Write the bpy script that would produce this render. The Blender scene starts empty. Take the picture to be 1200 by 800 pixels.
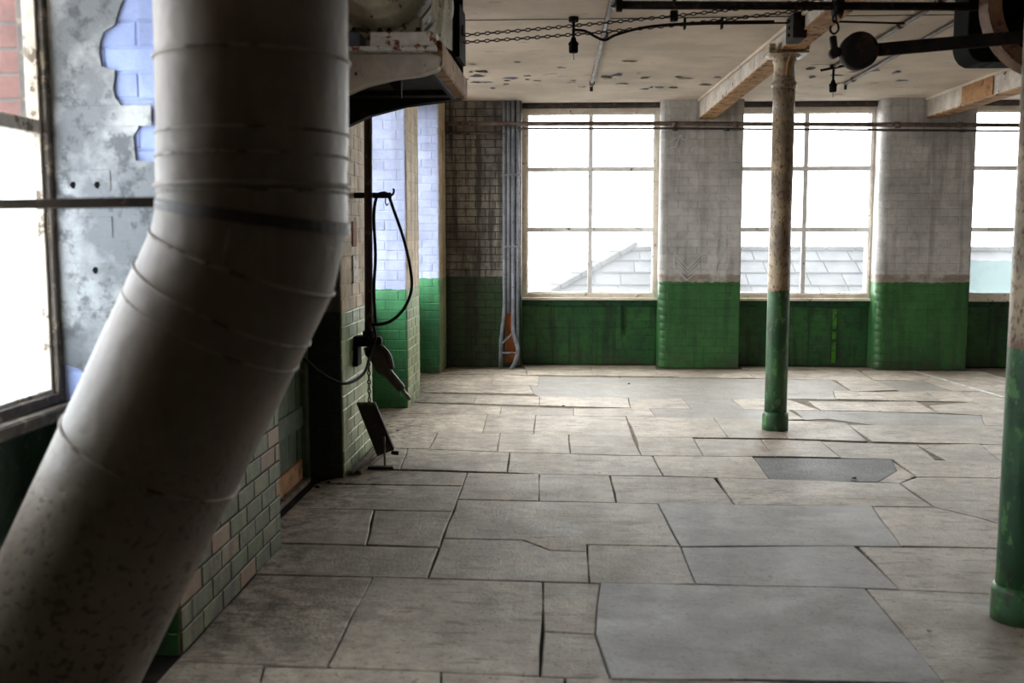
import bpy, bmesh, math, random
from mathutils import Vector, Matrix

random.seed(11)
SC = bpy.context.scene
COL = SC.collection
PI = math.pi

# ------------------------------------------------------------------ camera
cam_data = bpy.data.cameras.new('camera')
cam = bpy.data.objects.new('camera', cam_data)
COL.objects.link(cam)
cam.location = (0, 0, 1.6)
cam.rotation_euler = (math.radians(90 - 5.947), 0, math.radians(3.084))
cam_data.lens = 36.0
cam_data.sensor_width = 36.0
cam_data.clip_start = 0.05
cam_data.clip_end = 300
cam_data.dof.use_dof = True
cam_data.dof.focus_distance = 9.5
cam_data.dof.aperture_fstop = 2.8
SC.camera = cam

# ------------------------------------------------------------------ sky and exposure
SKY = 1.0
world = bpy.data.worlds.new('overcast_sky')
SC.world = world
world.use_nodes = True
wn = world.node_tree.nodes
wl = world.node_tree.links
bg = wn['Background']
wtc = wn.new('ShaderNodeTexCoord')
wsep = wn.new('ShaderNodeSeparateXYZ')
wmap = wn.new('ShaderNodeMapRange')
wmap.inputs[1].default_value = -0.1
wmap.inputs[2].default_value = 0.9
wramp = wn.new('ShaderNodeValToRGB')
wramp.color_ramp.elements[0].color = (0.86, 0.845, 0.82, 1)
wramp.color_ramp.elements[1].color = (1.10, 1.085, 1.06, 1)
wl.new(wtc.outputs['Generated'], wsep.inputs[0])
wl.new(wsep.outputs['Z'], wmap.inputs[0])
wl.new(wmap.outputs[0], wramp.inputs[0])
wl.new(wramp.outputs[0], bg.inputs[0])
bg.inputs[1].default_value = SKY

SC.view_settings.view_transform = 'Standard'
SC.view_settings.look = 'None'
SC.view_settings.gamma = 1.0
SC.view_settings.use_curve_mapping = False
SC.view_settings.exposure = 4.3


def portal(name, loc, rot, sx, sy):
    # sampling portal set in a window opening: it guides sky light, it emits nothing of its own
    d = bpy.data.lights.new(name, 'AREA')
    d.shape = 'RECTANGLE'
    d.size = sx
    d.size_y = sy
    d.cycles.is_portal = True
    o = bpy.data.objects.new(name, d)
    COL.objects.link(o)
    o.location = loc
    o.rotation_euler = rot
    return o


# window openings: back wall (X ranges) and left wall (Y ranges)
CEIL = 3.18
BACK = 12.35           # face of the back wall piers
BREC = 12.66           # plane of the back windows
LEFT = -1.47           # face of the left wall piers
LREC = -1.92           # plane of the left windows
BACK_W = [(-0.557, 1.11), (2.02, 3.70), (4.60, 6.28), (7.18, 8.86), (9.76, 11.44)]
LEFT_W = [(2.3, 3.70), (7.60, 9.33), (10.10, 11.75)]
for a, b in BACK_W:
    portal('window_portal', ((a + b) / 2, 12.99, 1.97), (-PI / 2, 0, 0), b - a, 2.5)
for a, b in LEFT_W:
    portal('window_portal', (-2.37, (a + b) / 2, 1.97), (0, -PI / 2, 0), 2.5, b - a)


# ------------------------------------------------------------------ materials
def lin(c):
    return tuple(((v / 255.0) / 12.92 if v / 255.0 <= 0.04045 else ((v / 255.0 + 0.055) / 1.055) ** 2.4) for v in c) + (1,)


class NT:
    def __init__(self, name):
        self.m = bpy.data.materials.new(name)
        self.m.use_nodes = True
        self.n = self.m.node_tree.nodes
        self.l = self.m.node_tree.links
        self.bsdf = self.n['Principled BSDF']
        self.out = self.n['Material Output']
        self.pos = self.n.new('ShaderNodeNewGeometry').outputs['Position']

    def put(self, sock, v):
        if isinstance(v, bpy.types.NodeSocket):
            self.l.new(v, sock)
        elif isinstance(v, tuple) and len(v) == 3 and sock.type == 'RGBA':
            sock.default_value = v + (1,)
        else:
            sock.default_value = v

    def scaled(self, s):
        k = self.n.new('ShaderNodeVectorMath')
        k.operation = 'MULTIPLY'
        self.l.new(self.pos, k.inputs[0])
        k.inputs[1].default_value = s
        return k.outputs[0]

    def noise(self, scale=5, detail=4, rough=0.6, vec=None):
        k = self.n.new('ShaderNodeTexNoise')
        k.inputs['Scale'].default_value = scale
        k.inputs['Detail'].default_value = detail
        k.inputs['Roughness'].default_value = rough
        self.l.new(vec if vec is not None else self.pos, k.inputs['Vector'])
        return self.step(k.outputs[0], 0.5 - 0.5 / 1.55, 0.5 + 0.5 / 1.55)

    def step(self, v, lo, hi, a=0.0, b=1.0):
        k = self.n.new('ShaderNodeMapRange')
        self.put(k.inputs[0], v)
        k.inputs[1].default_value = lo
        k.inputs[2].default_value = hi
        k.inputs[3].default_value = a
        k.inputs[4].default_value = b
        return k.outputs[0]

    def math(self, op, a, b=0.0):
        k = self.n.new('ShaderNodeMath')
        k.operation = op
        self.put(k.inputs[0], a)
        self.put(k.inputs[1], b)
        return k.outputs[0]

    def mix(self, f, a, b, mode='MIX'):
        k = self.n.new('ShaderNodeMix')
        k.data_type = 'RGBA'
        k.blend_type = mode
        self.put(k.inputs[0], f)
        self.put(k.inputs[6], a)
        self.put(k.inputs[7], b)
        return k.outputs[2]

    def axis(self, i):
        k = self.n.new('ShaderNodeSeparateXYZ')
        self.l.new(self.pos, k.inputs[0])
        return k.outputs[i]

    def rnd(self):
        return self.n.new('ShaderNodeObjectInfo').outputs['Random']

    def jitter(self, col, amount):
        k = self.n.new('ShaderNodeHueSaturation')
        self.put(k.inputs['Color'], col)
        self.put(k.inputs['Value'], self.step(self.rnd(), 0, 1, 1 - amount, 1 + amount))
        return k.outputs[0]

    def bump(self, h, strength=0.3, dist=0.01):
        k = self.n.new('ShaderNodeBump')
        k.inputs['Strength'].default_value = strength
        k.inputs['Distance'].default_value = dist
        self.l.new(h, k.inputs['Height'])
        self.l.new(k.outputs[0], self.bsdf.inputs['Normal'])

    def done(self, col, rough=0.7, metal=0.0, spec=0.5):
        self.put(self.bsdf.inputs['Base Color'], col)
        self.put(self.bsdf.inputs['Roughness'], rough)
        self.bsdf.inputs['Metallic'].default_value = metal
        self.bsdf.inputs['Specular IOR Level'].default_value = spec
        return self.m


def worn(name, base, other, chip=None, scale=6, chip_at=0.62, rough=0.6, metal=0.0, bump=0.25, bdist=0.004, spec=0.4, chip_scale=14):
    t = NT(name)
    c = t.mix(t.step(t.noise(scale, 6), 0.35, 0.65), lin(base), lin(other))
    if chip:
        c = t.mix(t.step(t.noise(chip_scale, 8, 0.7), chip_at, chip_at + 0.04), c, lin(chip))
    t.bump(t.noise(scale * 9, 5, 0.65), bump, bdist)
    return t.done(c, rough, metal, spec)


def wall_paint(name, up1, up2, up_stain, lo1, lo2, lo_stain, zsplit, stain=0.5, band=None, chip=(120, 100, 85), rnd=0.07, gloss=0.38, streak=9.0, odd=None):
    t = NT(name)
    z = t.axis(2)
    edge = t.math('ADD', z, t.step(t.noise(14, 4), 0.3, 0.7, -0.007, 0.007))
    m = t.step(edge, zsplit - 0.004, zsplit + 0.004)
    blotch = t.step(t.noise(1.6, 6, 0.62), 0.38, 0.64)
    runs = t.step(t.noise(1.0, 5, 0.6, t.scaled((streak, streak, 0.7))), 0.50, 0.68)
    fine = t.step(t.noise(11, 8, 0.7), 0.50, 0.66)
    up = t.mix(blotch, lin(up1), lin(up2))
    up = t.mix(t.math('MULTIPLY', runs, stain), up, lin(up_stain))
    up = t.mix(t.math('MULTIPLY', fine, stain * 0.55), up, lin(up_stain))
    if band:
        bm_ = t.step(edge, zsplit + 0.085, zsplit + 0.10, 0.8, 0.0)
        up = t.mix(t.math('MULTIPLY', bm_, t.step(t.noise(5, 5), 0.3, 0.55)), up, lin(band))
    lo = t.mix(blotch, lin(lo1), lin(lo2))
    lo = t.mix(t.math('MULTIPLY', runs, stain), lo, lin(lo_stain))
    lo = t.mix(t.math('MULTIPLY', fine, stain * 0.6), lo, lin(lo_stain))
    lo = t.mix(t.step(t.noise(23, 8, 0.72), 0.66, 0.70, 0, 0.5), lo, lin(chip))
    damp = t.math('MULTIPLY', t.step(edge, 0.0, 0.22, 0.75, 0.0), t.step(t.noise(7, 6), 0.4, 0.6))
    lo = t.mix(damp, lo, lin((70, 66, 58)))
    c = t.mix(m, lo, up)
    if odd:
        c = t.mix(t.step(t.rnd(), 0.80, 0.86, 0, 0.6), c, lin(odd))
    c = t.jitter(c, rnd)
    t.bump(t.math('ADD', t.noise(60, 6, 0.7), t.math('MULTIPLY', t.noise(9, 4), 1.5)), 0.35, 0.006)
    r = t.step(m, 0, 1, gloss, 0.72)
    return t.done(c, r, 0, 0.4)


M = {}
GREEN = ((50, 98, 54), (62, 112, 60), (34, 66, 40))
M['paint_back'] = wall_paint('grey over green wall paint', (190, 188, 187), (164, 162, 161), (118, 113, 108), *GREEN, 1.04, 0.45, band=(128, 112, 100))
M['paint_grimy'] = wall_paint('grimy grey over green wall paint', (134, 129, 122), (90, 85, 79), (46, 42, 39), (38, 66, 34), (26, 48, 28), (22, 26, 19), 1.085, 0.85, chip=(70, 60, 50))
M['paint_apron'] = wall_paint('deep green apron paint', (60, 80, 60), (60, 80, 60), (40, 50, 40), (36, 80, 44), (48, 96, 50), (22, 48, 30), 2.0, 0.8, chip=(92, 66, 54))
M['paint_side'] = wall_paint('pale blue over green wall paint', (156, 165, 194), (138, 148, 178), (116, 123, 146), (60, 128, 84), (48, 112, 72), (30, 78, 52), 1.10, 0.35)
M['paint_tan'] = wall_paint('cream over green wall paint', (222, 204, 176), (196, 178, 150), (140, 124, 102), (168, 182, 138), (134, 160, 112), (136, 120, 92), 1.10, 0.6, chip=(140, 110, 90))
M['paint_block'] = wall_paint('faded green over bare brick', (150, 146, 134), (130, 128, 118), (90, 88, 80), (90, 106, 72), (116, 118, 88), (84, 72, 56), 1.10, 0.8, chip=(150, 112, 92), rnd=0.2, odd=(140, 104, 86), gloss=0.6)
M['paint_dark'] = wall_paint('sooty dark wall paint', (110, 108, 104), (80, 80, 78), (50, 50, 48), (26, 44, 30), (20, 32, 24), (16, 20, 16), 1.10, 0.7)
M['blue_brick'] = wall_paint('pale blue limewash', (168, 186, 232), (150, 168, 218), (128, 140, 178), (40, 112, 50), (30, 84, 44), (30, 40, 30), 0.90, 0.4)


def plaster_mat():
    t = NT('stained grey render')
    n = t.step(t.noise(2.6, 7, 0.65), 0.36, 0.62)
    c = t.mix(n, lin((122, 126, 130)), lin((182, 186, 188)))
    c = t.mix(t.step(t.noise(9, 6, 0.7), 0.52, 0.66, 0, 0.7), c, lin((74, 78, 82)))
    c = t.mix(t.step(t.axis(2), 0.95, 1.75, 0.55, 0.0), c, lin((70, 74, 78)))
    t.bump(t.noise(22, 6, 0.7), 0.4, 0.01)
    return t.done(c, 0.85, 0, 0.2)


M['plaster'] = plaster_mat()


def ceiling_mat():
    t = NT('flaking cream ceiling distemper')
    c = t.mix(t.step(t.noise(1.3, 6), 0.35, 0.65), lin((220, 207, 192)), lin((198, 186, 172)))
    c = t.mix(t.step(t.noise(1.0, 6, 0.7, t.scaled((1.6, 5.0, 1))), 0.72, 0.73, 0, 0.85), c, lin((132, 136, 150)))
    c = t.mix(t.step(t.noise(1.0, 6, 0.7, t.scaled((6, 16, 1))), 0.79, 0.80, 0, 0.9), c, lin((84, 78, 76)))
    t.bump(t.noise(14, 6, 0.7), 0.35, 0.008)
    return t.done(c, 0.85, 0, 0.2)


M['ceiling'] = ceiling_mat()


def stone_mat(name, a, b, pit, speck=None, rnd=0.12, bumps=0.5, pit_at=0.60):
    t = NT(name)
    c = t.mix(t.step(t.noise(1.7, 7, 0.62), 0.36, 0.64), lin(a), lin(b))
    c = t.mix(t.step(t.noise(7, 8, 0.7), 0.40, 0.75, 0, 0.55), c, lin(pit))
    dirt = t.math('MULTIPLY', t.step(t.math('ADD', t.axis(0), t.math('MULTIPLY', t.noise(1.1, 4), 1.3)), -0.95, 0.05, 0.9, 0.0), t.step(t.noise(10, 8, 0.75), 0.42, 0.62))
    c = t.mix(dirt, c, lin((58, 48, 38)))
    # thin bedding flakes running along the slab
    fl = t.step(t.noise(1.0, 6, 0.68, t.scaled((4, 17, 3))), pit_at, pit_at + 0.05, 0, 0.75)
    c = t.mix(t.math('MULTIPLY', fl, t.step(t.noise(0.9, 3), 0.34, 0.56)), c, lin(pit))
    c = t.mix(t.step(t.noise(38, 5, 0.65), 0.64, 0.69, 0, 0.8), c, lin(pit))
    if speck:
        c = t.mix(t.step(t.noise(120, 3, 0.6), 0.58, 0.66, 0, 0.8), c, lin(speck))
    c = t.jitter(c, rnd)
    h = t.math('ADD', t.math('MULTIPLY', t.noise(6, 8, 0.72), 2.0), t.noise(60, 5, 0.7))
    t.bump(h, bumps, 0.008)
    r = t.step(t.noise(3, 5), 0.3, 0.7, 0.55, 0.66)
    return t.done(c, r, 0, 0.45)


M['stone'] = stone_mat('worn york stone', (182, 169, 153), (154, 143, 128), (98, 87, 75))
M['screed'] = stone_mat('smooth grey screed', (150, 146, 142), (132, 129, 126), (104, 100, 96), rnd=0.03, bumps=0.2, pit_at=0.66)
M['grey_patch'] = stone_mat('rough concrete patch', (136, 129, 120), (118, 112, 104), (88, 83, 76), speck=(160, 153, 143), rnd=0.04)
M['asphalt'] = stone_mat('dark asphalt patch', (64, 62, 60), (52, 50, 49), (34, 32, 31), speck=(110, 106, 101), rnd=0.02, bumps=0.8)
M['grout'] = worn('black earth joint', (46, 40, 34), (30, 27, 24), scale=8, rough=0.95, spec=0.1)
M['dirty_joint'] = worn('dirty recessed joint', (62, 58, 50), (44, 42, 36), scale=12, rough=0.9, spec=0.1)
M['bed'] = worn('dusty bedding between slabs', (132, 123, 111), (110, 102, 91), scale=10, rough=0.9, spec=0.1)
M['line_paint'] = worn('worn white floor paint', (206, 204, 198), (180, 176, 168), (150, 142, 130), scale=9, chip_at=0.55)
M['duct'] = None


def duct_mat():
    t = NT('dusty grey painted sheet metal')
    c = t.mix(t.step(t.noise(2.2, 6), 0.35, 0.65), lin((130, 117, 105)), lin((106, 94, 83)))
    c = t.mix(t.step(t.noise(1.0, 6, 0.65, t.scaled((9, 9, 1.5))), 0.52, 0.7, 0, 0.45), c, lin((96, 84, 72)))
    blis = t.math('MULTIPLY', t.step(t.noise(46, 3, 0.5), 0.60, 0.66), t.step(t.axis(2), 0.75, 1.15, 1.0, 0.0))
    c = t.mix(t.math('MULTIPLY', blis, 0.75), c, lin((74, 60, 50)))
    h = t.math('ADD', t.math('MULTIPLY', blis, -1.2), t.math('MULTIPLY', t.noise(5, 5), 1.2))
    t.bump(h, 0.45, 0.012)
    return t.done(c, 0.52, 0.0, 0.45)


M['duct'] = duct_mat()
M['seam'] = worn('rust-edged duct seam', (140, 128, 116), (112, 98, 84), (86, 62, 46), scale=14, chip_at=0.55, rough=0.55)
M['strap'] = worn('brown painted steel strap', (58, 48, 44), (44, 37, 34), (96, 74, 62), scale=20, rough=0.5)
M['rust_black'] = worn('sooty rusted iron', (34, 27, 23), (22, 19, 17), (62, 42, 30), scale=9, chip_at=0.62, rough=0.75, spec=0.2)
M['black'] = worn('matt black enamel', (12, 12, 12), (20, 19, 18), scale=9, rough=0.85, spec=0.08)
M['rubber'] = worn('black rubber cable sheath', (24, 19, 18), (34, 27, 25), scale=30, rough=0.75, spec=0.15)
M['pole'] = worn('maroon painted pipe', (52, 32, 30), (38, 24, 23), (90, 62, 52), scale=12, chip_at=0.64, rough=0.5)
M['iron_lever'] = worn('brown weathered cast iron', (70, 58, 54), (50, 42, 40), (100, 80, 68), scale=12, chip_at=0.64, rough=0.5)
M['steel'] = worn('rubbed bright steel', (150, 146, 142), (110, 106, 102), scale=20, rough=0.35, metal=0.8)
M['conduit'] = worn('grey galvanised conduit', (128, 132, 142), (106, 110, 120), (90, 82, 76), scale=9, chip_at=0.66, rough=0.5)
M['old_pipe'] = worn('grey pipe with rust', (112, 100, 92), (86, 74, 66), (78, 52, 40), scale=8, chip_at=0.57, rough=0.6)
M['thin_pipe'] = worn('dark thin pipe', (70, 62, 60), (52, 46, 44), (80, 54, 42), scale=9, rough=0.6)
M['beam_side'] = worn('flaking cream beam paint', (206, 198, 188), (176, 166, 156), (84, 68, 58), scale=5, chip_at=0.66, rough=0.75, chip_scale=9)
M['beam_under'] = worn('rusty ochre beam soffit', (146, 102, 62), (176, 138, 92), (88, 56, 36), scale=6, chip_at=0.58, rough=0.8, chip_scale=10)
M['frame'] = worn('cream window paint', (232, 222, 208), (214, 202, 188), (120, 104, 94), scale=8, chip_at=0.68, rough=0.55)
M['glaze_bar'] = worn('grey glazing bar paint', (240, 238, 240), (226, 224, 226), (100, 92, 88), scale=10, chip_at=0.68, rough=0.5)
M['old_frame'] = worn('weathered grey window timber', (92, 84, 76), (62, 56, 52), (130, 118, 100), scale=12, chip_at=0.60, rough=0.7)
M['putty'] = worn('flaking white sash paint', (206, 200, 188), (184, 172, 154), (110, 98, 84), scale=14, chip_at=0.58, rough=0.6)
M['lintel'] = worn('dark lintel paint', (84, 78, 74), (60, 56, 54), (120, 96, 86), scale=8, rough=0.8)
M['rail_green'] = worn('dark green sill rail', (20, 62, 40), (26, 76, 46), (16, 30, 24), scale=5, chip_at=0.58, rough=0.45)
M['door_green'] = worn('dull green door boards', (74, 90, 66), (58, 72, 54), (96, 88, 70), scale=5, chip_at=0.64, rough=0.7)
M['orange_board'] = worn('raw orange chipboard', (172, 128, 84), (150, 106, 68), (110, 78, 50), scale=12, chip_at=0.62, rough=0.85)
M['rust_board'] = worn('rust orange board', (150, 86, 44), (120, 66, 36), scale=10, rough=0.8)
M['old_wood'] = worn('grey old timber', (112, 98, 82), (84, 72, 60), (52, 44, 38), scale=14, chip_at=0.60, rough=0.85)
M['dark_wood'] = worn('dark oily board', (44, 34, 30), (32, 25, 22), (70, 56, 48), scale=10, rough=0.6)
M['white_rust'] = worn('white paint over rust', (226, 222, 220), (204, 198, 194), (126, 66, 32), scale=16, chip_at=0.57, rough=0.6, chip_scale=22)
M['blue_metal'] = worn('grey blue painted metal', (104, 108, 130), (84, 88, 108), (110, 90, 80), scale=14, chip_at=0.62, rough=0.5)
M['drum'] = worn('greenish grey machine paint', (214, 208, 186), (164, 158, 136), (92, 80, 64), scale=6, chip_at=0.60, rough=0.5)
M['brown_rim'] = worn('brown timber pulley rim', (120, 84, 60), (98, 68, 48), (70, 48, 36), scale=8, rough=0.7)
M['flake_blue'] = worn('blue grey underpaint', (132, 138, 154), (112, 116, 130), scale=12, rough=0.9, spec=0.1)
M['chalk'] = worn('white chalk', (204, 206, 208), (190, 192, 194), scale=30, rough=0.95, spec=0.1)
M['lime'] = worn('yellow green drip paint', (72, 132, 34), (54, 108, 34), (34, 80, 34), scale=14, chip_at=0.58, rough=0.4)
M['black_brick'] = worn('plain dark back wall', (44, 42, 40), (34, 32, 30), scale=3, rough=0.9)
M['red_brick'] = NT('red brick').m
t_ = NT('red facing brick')
c_ = t_.mix(t_.step(t_.noise(7, 6), 0.35, 0.65), lin((128, 82, 74)), lin((104, 66, 60)))
t_.bump(t_.noise(60, 5), 0.3, 0.004)
M['red_brick'] = t_.done(t_.jitter(c_, 0.18), 0.85, 0, 0.2)
M['mortar'] = worn('pale mortar', (100, 96, 90), (84, 81, 76), scale=12, rough=0.9)
t_ = NT('stone roof slate')
c_ = t_.mix(t_.step(t_.noise(3, 6), 0.35, 0.65), lin((38, 40, 44)), lin((30, 32, 35)))
M['slate'] = t_.done(t_.jitter(c_, 0.2), 0.8, 0, 0.1)


def column_mat():
    t = NT('two-tone cast iron column paint')
    z = t.axis(2)
    edge = t.math('ADD', z, t.step(t.noise(20, 4), 0.3, 0.7, -0.012, 0.012))
    m = t.step(edge, 1.143, 1.149)
    n = t.step(t.noise(4, 6, 0.65), 0.36, 0.62)
    up = t.mix(n, lin((184, 164, 136)), lin((138, 124, 108)))
    up = t.mix(t.step(t.noise(1, 8, 0.72, t.scaled((52, 52, 24))), 0.57, 0.62, 0, 0.9), up, lin((92, 58, 40)))
    up = t.mix(t.step(edge, 1.149, 1.18, 0.5, 0.0), up, lin((140, 84, 60)))
    lo = t.mix(n, lin((44, 84, 56)), lin((66, 108, 70)))
    lo = t.mix(t.step(t.noise(1, 7, 0.7, t.scaled((16, 16, 7))), 0.58, 0.63, 0, 0.8), lo, lin((96, 150, 88)))
    lo = t.mix(t.step(t.noise(1, 7, 0.7, t.scaled((13, 13, 5))), 0.60, 0.66, 0, 0.8), lo, lin((70, 62, 54)))
    t.bump(t.noise(34, 7, 0.7), 0.45, 0.006)
    return t.done(t.mix(m, lo, up), 0.42, 0, 0.5)


M['column'] = column_mat()


def glass_mat(name, dirt, tint, ribs=False):
    m = bpy.data.materials.new(name)
    m.use_nodes = True
    n, l = m.node_tree.nodes, m.node_tree.links
    n.remove(n['Principled BSDF'])
    out = n['Material Output']
    tr = n.new('ShaderNodeBsdfTransparent')
    tr.inputs[0].default_value = tint + (1,)
    tl = n.new('ShaderNodeBsdfTranslucent')
    tl.inputs[0].default_value = tint + (1,)
    gl = n.new('ShaderNodeBsdfGlossy')
    gl.inputs['Roughness'].default_value = 0.05
    fr = n.new('ShaderNodeFresnel')
    fr.inputs[0].default_value = 1.45
    m1 = n.new('ShaderNodeMixShader')
    m2 = n.new('ShaderNodeMixShader')
    geo = n.new('ShaderNodeNewGeometry')
    if ribs:
        w = n.new('ShaderNodeTexWave')
        w.bands_direction = 'Z'
        w.inputs['Scale'].default_value = 38
        l.new(geo.outputs['Position'], w.inputs['Vector'])
        mr = n.new('ShaderNodeMapRange')
        mr.inputs[3].default_value = dirt - 0.12
        mr.inputs[4].default_value = min(1.0, dirt + 0.12)
        l.new(w.outputs[1], mr.inputs[0])
        bp = n.new('ShaderNodeBump')
        bp.inputs['Strength'].default_value = 0.5
        bp.inputs['Distance'].default_value = 0.003
        l.new(w.outputs[1], bp.inputs['Height'])
        l.new(bp.outputs[0], gl.inputs['Normal'])
        l.new(mr.outputs[0], m1.inputs[0])
    else:
        ns = n.new('ShaderNodeTexNoise')
        ns.inputs['Scale'].default_value = 4
        ns.inputs['Detail'].default_value = 6
        l.new(geo.outputs['Position'], ns.inputs['Vector'])
        mr = n.new('ShaderNodeMapRange')
        mr.inputs[3].default_value = dirt * 0.6
        mr.inputs[4].default_value = dirt * 1.4
        l.new(ns.outputs[0], mr.inputs[0])
        l.new(mr.outputs[0], m1.inputs[0])
    l.new(tr.outputs[0], m1.inputs[1])
    l.new(tl.outputs[0], m1.inputs[2])
    # the reflection belongs to the outer skin of the pane only; the leaving side just lets light through
    inv = n.new('ShaderNodeMath')
    inv.operation = 'SUBTRACT'
    inv.inputs[0].default_value = 1.0
    l.new(geo.outputs['Backfacing'], inv.inputs[1])
    mul = n.new('ShaderNodeMath')
    mul.operation = 'MULTIPLY'
    l.new(fr.outputs[0], mul.inputs[0])
    l.new(inv.outputs[0], mul.inputs[1])
    l.new(mul.outputs[0], m2.inputs[0])
    l.new(m1.outputs[0], m2.inputs[1])
    l.new(gl.outputs[0], m2.inputs[2])
    l.new(m2.outputs[0], out.inputs[0])
    return m


M['glass'] = glass_mat('dusty window glass', 0.030, (0.95, 0.97, 0.98))
M['frosted'] = glass_mat('ribbed obscured glass', 0.72, (0.90, 0.95, 1.0), True)
M['sooty_glass'] = glass_mat('sooty near window glass', 0.022, (0.72, 0.74, 0.76))
M['frosted_plain'] = glass_mat('whitened glass', 1.0, (0.30, 0.335, 0.34))


# ------------------------------------------------------------------ mesh helpers
class MB:
    def __init__(self):
        self.bm = bmesh.new()

    def box(self, lo, hi, bev=0.0, mat=None):
        x0, y0, z0 = lo
        x1, y1, z1 = hi
        c = [(x0, y0, z0), (x1, y0, z0), (x1, y1, z0), (x0, y1, z0), (x0, y0, z1), (x1, y0, z1), (x1, y1, z1), (x0, y1, z1)]
        v = [self.bm.verts.new(mat @ Vector(p) if mat else p) for p in c]
        fs = [self.bm.faces.new([v[i] for i in f]) for f in ((0, 3, 2, 1), (4, 5, 6, 7), (0, 1, 5, 4), (1, 2, 6, 5), (2, 3, 7, 6), (3, 0, 4, 7))]
        if bev:
            es = list({e for f in fs for e in f.edges})
            bmesh.ops.bevel(self.bm, geom=es, offset=bev, segments=1, affect='EDGES')
        return self

    def bar(self, a, b, w, h, up=(0, 0, 1), bev=0.0):
        a, b = Vector(a), Vector(b)
        d = (b - a)
        L = d.length
        x = d.normalized()
        y = Vector(up).cross(x)
        if y.length < 1e-4:
            y = Vector((0, 1, 0)).cross(x)
        y.normalize()
        z = x.cross(y)
        m = Matrix((x, y, z)).transposed().to_4x4()
        m.translation = a
        return self.box((0, -w / 2, -h / 2), (L, w / 2, h / 2), bev, m)

    def tube(self, pts, r, n=10, cap=True, closed=False):
        pts = [Vector(p) for p in pts]
        rs = r if isinstance(r, (list, tuple)) else [r] * len(pts)
        rings = []
        N = len(pts)
        prev = None
        for i, p in enumerate(pts):
            if closed:
                d = pts[(i + 1) % N] - pts[i - 1]
            else:
                d = pts[min(i + 1, N - 1)] - pts[max(i - 1, 0)]
            d.normalize()
            if prev is None:
                u = Vector((0, 0, 1)).cross(d)
                if u.length < 0.05:
                    u = Vector((1, 0, 0)).cross(d)
            else:
                u = prev - d * prev.dot(d)
            u.normalize()
            prev = u
            w = d.cross(u)
            rings.append([self.bm.verts.new(p + (u * math.cos(2 * PI * k / n) + w * math.sin(2 * PI * k / n)) * rs[i]) for k in range(n)])
        m = N if closed else N - 1
        for i in range(m):
            a, b = rings[i], rings[(i + 1) % N]
            for k in range(n):
                f = self.bm.faces.new((a[k], a[(k + 1) % n], b[(k + 1) % n], b[k]))
                f.smooth = True
        if cap and not closed:
            self.bm.faces.new(list(reversed(rings[0])))
            self.bm.faces.new(rings[-1])
        return self

    def lathe(self, prof, base=(0, 0, 0), axis='Z', n=24, smooth=True):
        base = Vector(base)
        rings = []
        for r, h in prof:
            ring = []
            for k in range(n):
                a = 2 * PI * k / n
                if axis == 'Z':
                    p = Vector((r * math.cos(a), r * math.sin(a), h))
                elif axis == 'Y':
                    p = Vector((r * math.sin(a), h, r * math.cos(a)))
                else:
                    p = Vector((h, r * math.cos(a), r * math.sin(a)))
                ring.append(self.bm.verts.new(base + p))
            rings.append(ring)
        for i in range(len(rings) - 1):
            for k in range(n):
                f = self.bm.faces.new((rings[i][k], rings[i][(k + 1) % n], rings[i + 1][(k + 1) % n], rings[i + 1][k]))
                f.smooth = smooth
        self.bm.faces.new(list(reversed(rings[0])))
        self.bm.faces.new(rings[-1])
        return self

    def prism(self, pts, d, bev=0.0):
        """closed outline of 3-D points pushed along the vector d"""
        d = Vector(d)
        a = [self.bm.verts.new(p) for p in pts]
        b = [self.bm.verts.new(Vector(p) + d) for p in pts]
        n = len(pts)
        fs = [self.bm.faces.new(list(reversed(a))), self.bm.faces.new(b)]
        for i in range(n):
            fs.append(self.bm.faces.new((a[i], a[(i + 1) % n], b[(i + 1) % n], b[i])))
        if bev:
            bmesh.ops.bevel(self.bm, geom=list({e for f in fs for e in f.edges}), offset=bev, segments=1, affect='EDGES')
        return self

    def link_loop(self, c, t, side, L=0.036, w=0.022, r=0.0032):
        """one oval chain link: centre c, long axis t, flat across side"""
        c, t, s = Vector(c), Vector(t).normalized(), Vector(side)
        s = (s - t * s.dot(t)).normalized()
        pts = []
        for k in range(10):
            a = 2 * PI * k / 10
            pts.append(c + t * math.cos(a) * (L / 2 - r) + s * math.sin(a) * (w / 2 - r))
        return self.tube(pts, r, 5, closed=True)

    def chain(self, a, b, L=0.036, w=0.022, r=0.0034, sag=0.0):
        a, b = Vector(a), Vector(b)
        d = b - a
        pitch = L - 2.6 * r
        n = max(2, int(d.length / pitch))
        for i in range(n):
            u = (i + 0.5) / n
            p = a + d * u + Vector((0, 0, -4 * sag * u * (1 - u)))
            tt = d + Vector((0, 0, -4 * sag * (1 - 2 * u)))
            q = Vector((0, 0, 1)) if abs(tt.normalized().z) < 0.7 else Vector((1, 0, 0))
            s = q if i % 2 == 0 else tt.cross(q)
            self.link_loop(p, tt, s, L, w, r)
        return self

    def mesh(self, name, m=None):
        bmesh.ops.recalc_face_normals(self.bm, faces=self.bm.faces)
        me = bpy.data.meshes.new(name)
        self.bm.to_mesh(me)
        self.bm.free()
        for k in (m if isinstance(m, (list, tuple)) else [m]):
            if k:
                me.materials.append(M[k] if isinstance(k, str) else k)
        return me

    def build(self, name, m, parent=None, kind=None, label=None, origin=None):
        me = self.mesh(name, m)
        return link(name, me, parent, kind, label, origin)


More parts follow.
